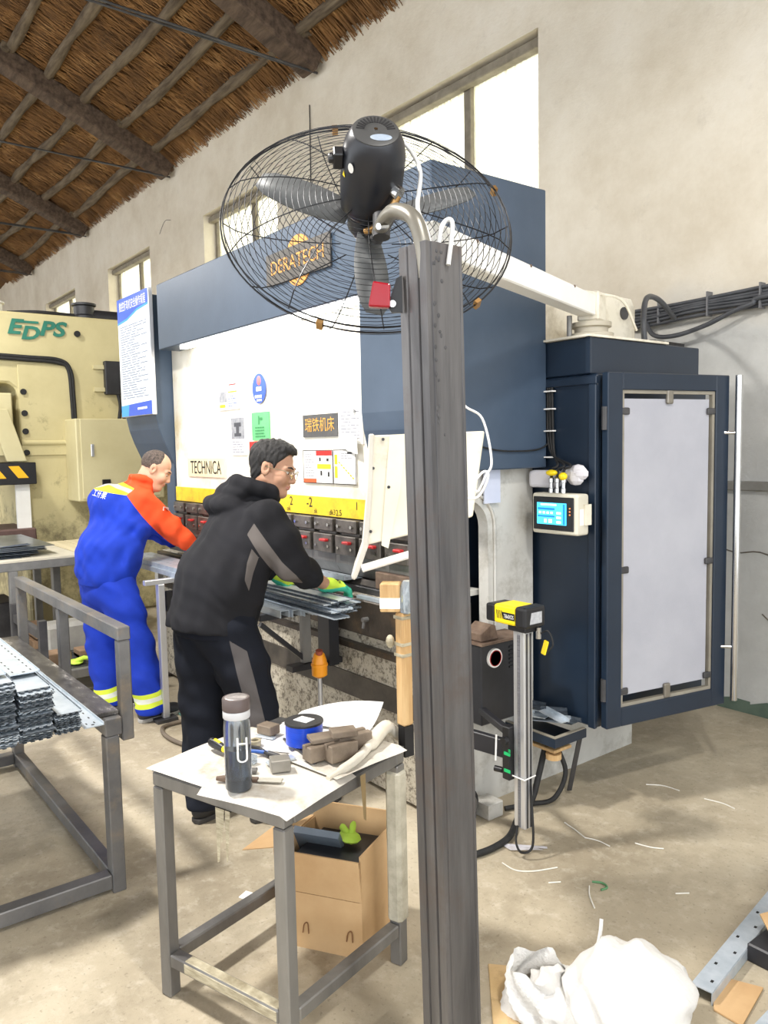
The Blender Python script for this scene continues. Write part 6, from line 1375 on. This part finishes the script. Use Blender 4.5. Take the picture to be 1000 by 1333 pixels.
for q in 'LR':
    w = np.array(wr_[q]); e = np.array(el[q]); cuff = w+(e-w)*.08; sh = np.array(shd[q]); jk.chain([sh, sh+(e-sh)*.5, e, e+(w-e)*.5, cuff], [.088, .084, .076, .066, .054], k=.035)
hb = np.array(neck)+np.array((.01, .01, .02))
jk.cone((neck[0], neck[1]-.03, neck[2]-.06), (neck[0]+.008, neck[1], neck[2]+.0), .10, .078, k=.03).cone((neck[0], neck[1], neck[2]), (neck[0]+.022, neck[1]+.03, neck[2]+.04), .080, .074, k=.02)
hb = hb+np.array((.012, .018, .028))
for k in range(9):
    a0, a1 = (-2.4+k*.533, -2.4+(k+1)*.533); pt = lambda a: hb+np.array((.075*math.sin(a), -.012-.07*math.cos(a), .01+.018*math.cos(a))); jk.cone(pt(a0), pt(a1), .018, .018, k=.02)
jk.wr = wrinkle(.0095, 21, 46); jk.cut.append(lambda G: .815-G[..., 2])
ru = (.362, .932, 0)
orange = poly_sd([(-.234, 1.475), (-.156, 1.375), (-.071, 1.243), (.022, 1.121), (.146, .99), (.331, .97), (.42, 1.30), (.1, 1.655), (-.144, 1.65)], ru)
band = poly_sd([(-.36, 1.412), (-.235, 1.477), (-.106, 1.41), (-.157, 1.37)], ru); greyb = poly_sd([(-.36, 1.432), (-.262, 1.461), (-.116, 1.400), (-.140, 1.383), (-.262, 1.437), (-.36, 1.414)], ru)
m_jk2 = cloth('overall_blue', (30, 62, 186), [('orange', (232, 84, 44)), ('band', (226, 220, 60)), ('grey', (176, 178, 176))], .75)
J2 = sd_obj(jk, .0085, 'jacket', m_jk2, W2, {'orange': orange, 'band': band, 'grey': greyb}, 1)
wb = SD(.03); wb.cone((pelv[0], pelv[1], .835), (pelv[0], pelv[1], .875), .165, .168, lat=lat, sc=1.16); wb.cut.append(lambda G: np.maximum(.822-G[..., 2], G[..., 2]-.885)); wb.wr = wrinkle(.003, 8, 30)
sd_obj(wb, .009, 'waistband', cloth('overall_band', (28, 58, 176), [], .75), W2, None, 1)
tr = SD(.03); tr.cone((pelv[0], pelv[1], .87), (pelv[0], pelv[1]+.005, .79), .150, .150, lat=lat, sc=1.2, k=.05)
for q in 'LR':
    h_, k_, a_ = map(np.array, (hips[q], kn[q], an[q])); tr.chain([h_+(0, 0, -.04), h_+(k_-h_)*.5, k_, k_+(a_-k_)*.55, a_+(0, 0, -.02)], [.120, .112, .102, .095, .090], k=.03)
tr.wr = wrinkle(.011, 31, 42); tr.cut.append(lambda G: .05-G[..., 2])
bandz = lambda V_: .042-np.abs(V_[:, 2]-.135-.15*(V_[:, 1]-1.67)); bandg = lambda V_: .014-np.abs(V_[:, 2]-.135-.15*(V_[:, 1]-1.67))
TR2 = sd_obj(tr, .009, 'trousers', cloth('trousers_blue', (28, 58, 178), [('yb', (206, 224, 70)), ('gb', (214, 218, 208))], .75), W2, {'yb': bandz, 'gb': bandg}, 1)
m_sh2 = mat('shoe_blue_black', (36, 38, 46), (54, 56, 64), rough=.5); m_so2 = mat('sole_grey', (150, 148, 144), (176, 174, 168), rough=.6)
shoe(W2, (-4.625, 1.65), (-4.665, 1.925), 0, m_sh2, m_so2, m_paper); shoe(W2, (-4.985, 1.56), (-5.0, 1.83), 0, m_sh2, m_so2, m_paper)
vd = (-.932, .362, 0.)
mb = MB(); text_on(mb, '工什果', .05, (-5.08, 1.655, 1.37), (.33, .90, -.28), (.1, .26, .96), xs=.8); drape(mb, BV[J2.name], (-.80, .56, -.10)); mb.build('back_lettering', m_paper, J2)
mb = MB(); mb.quad((-4.80, 1.93, 1.265), (-4.785, 1.965, 1.258), (-4.79, 1.965, 1.285), (-4.80, 1.935, 1.29)); drape(mb, BV[J2.name], vd); mb.build('sleeve_badge', m_paper, J2)
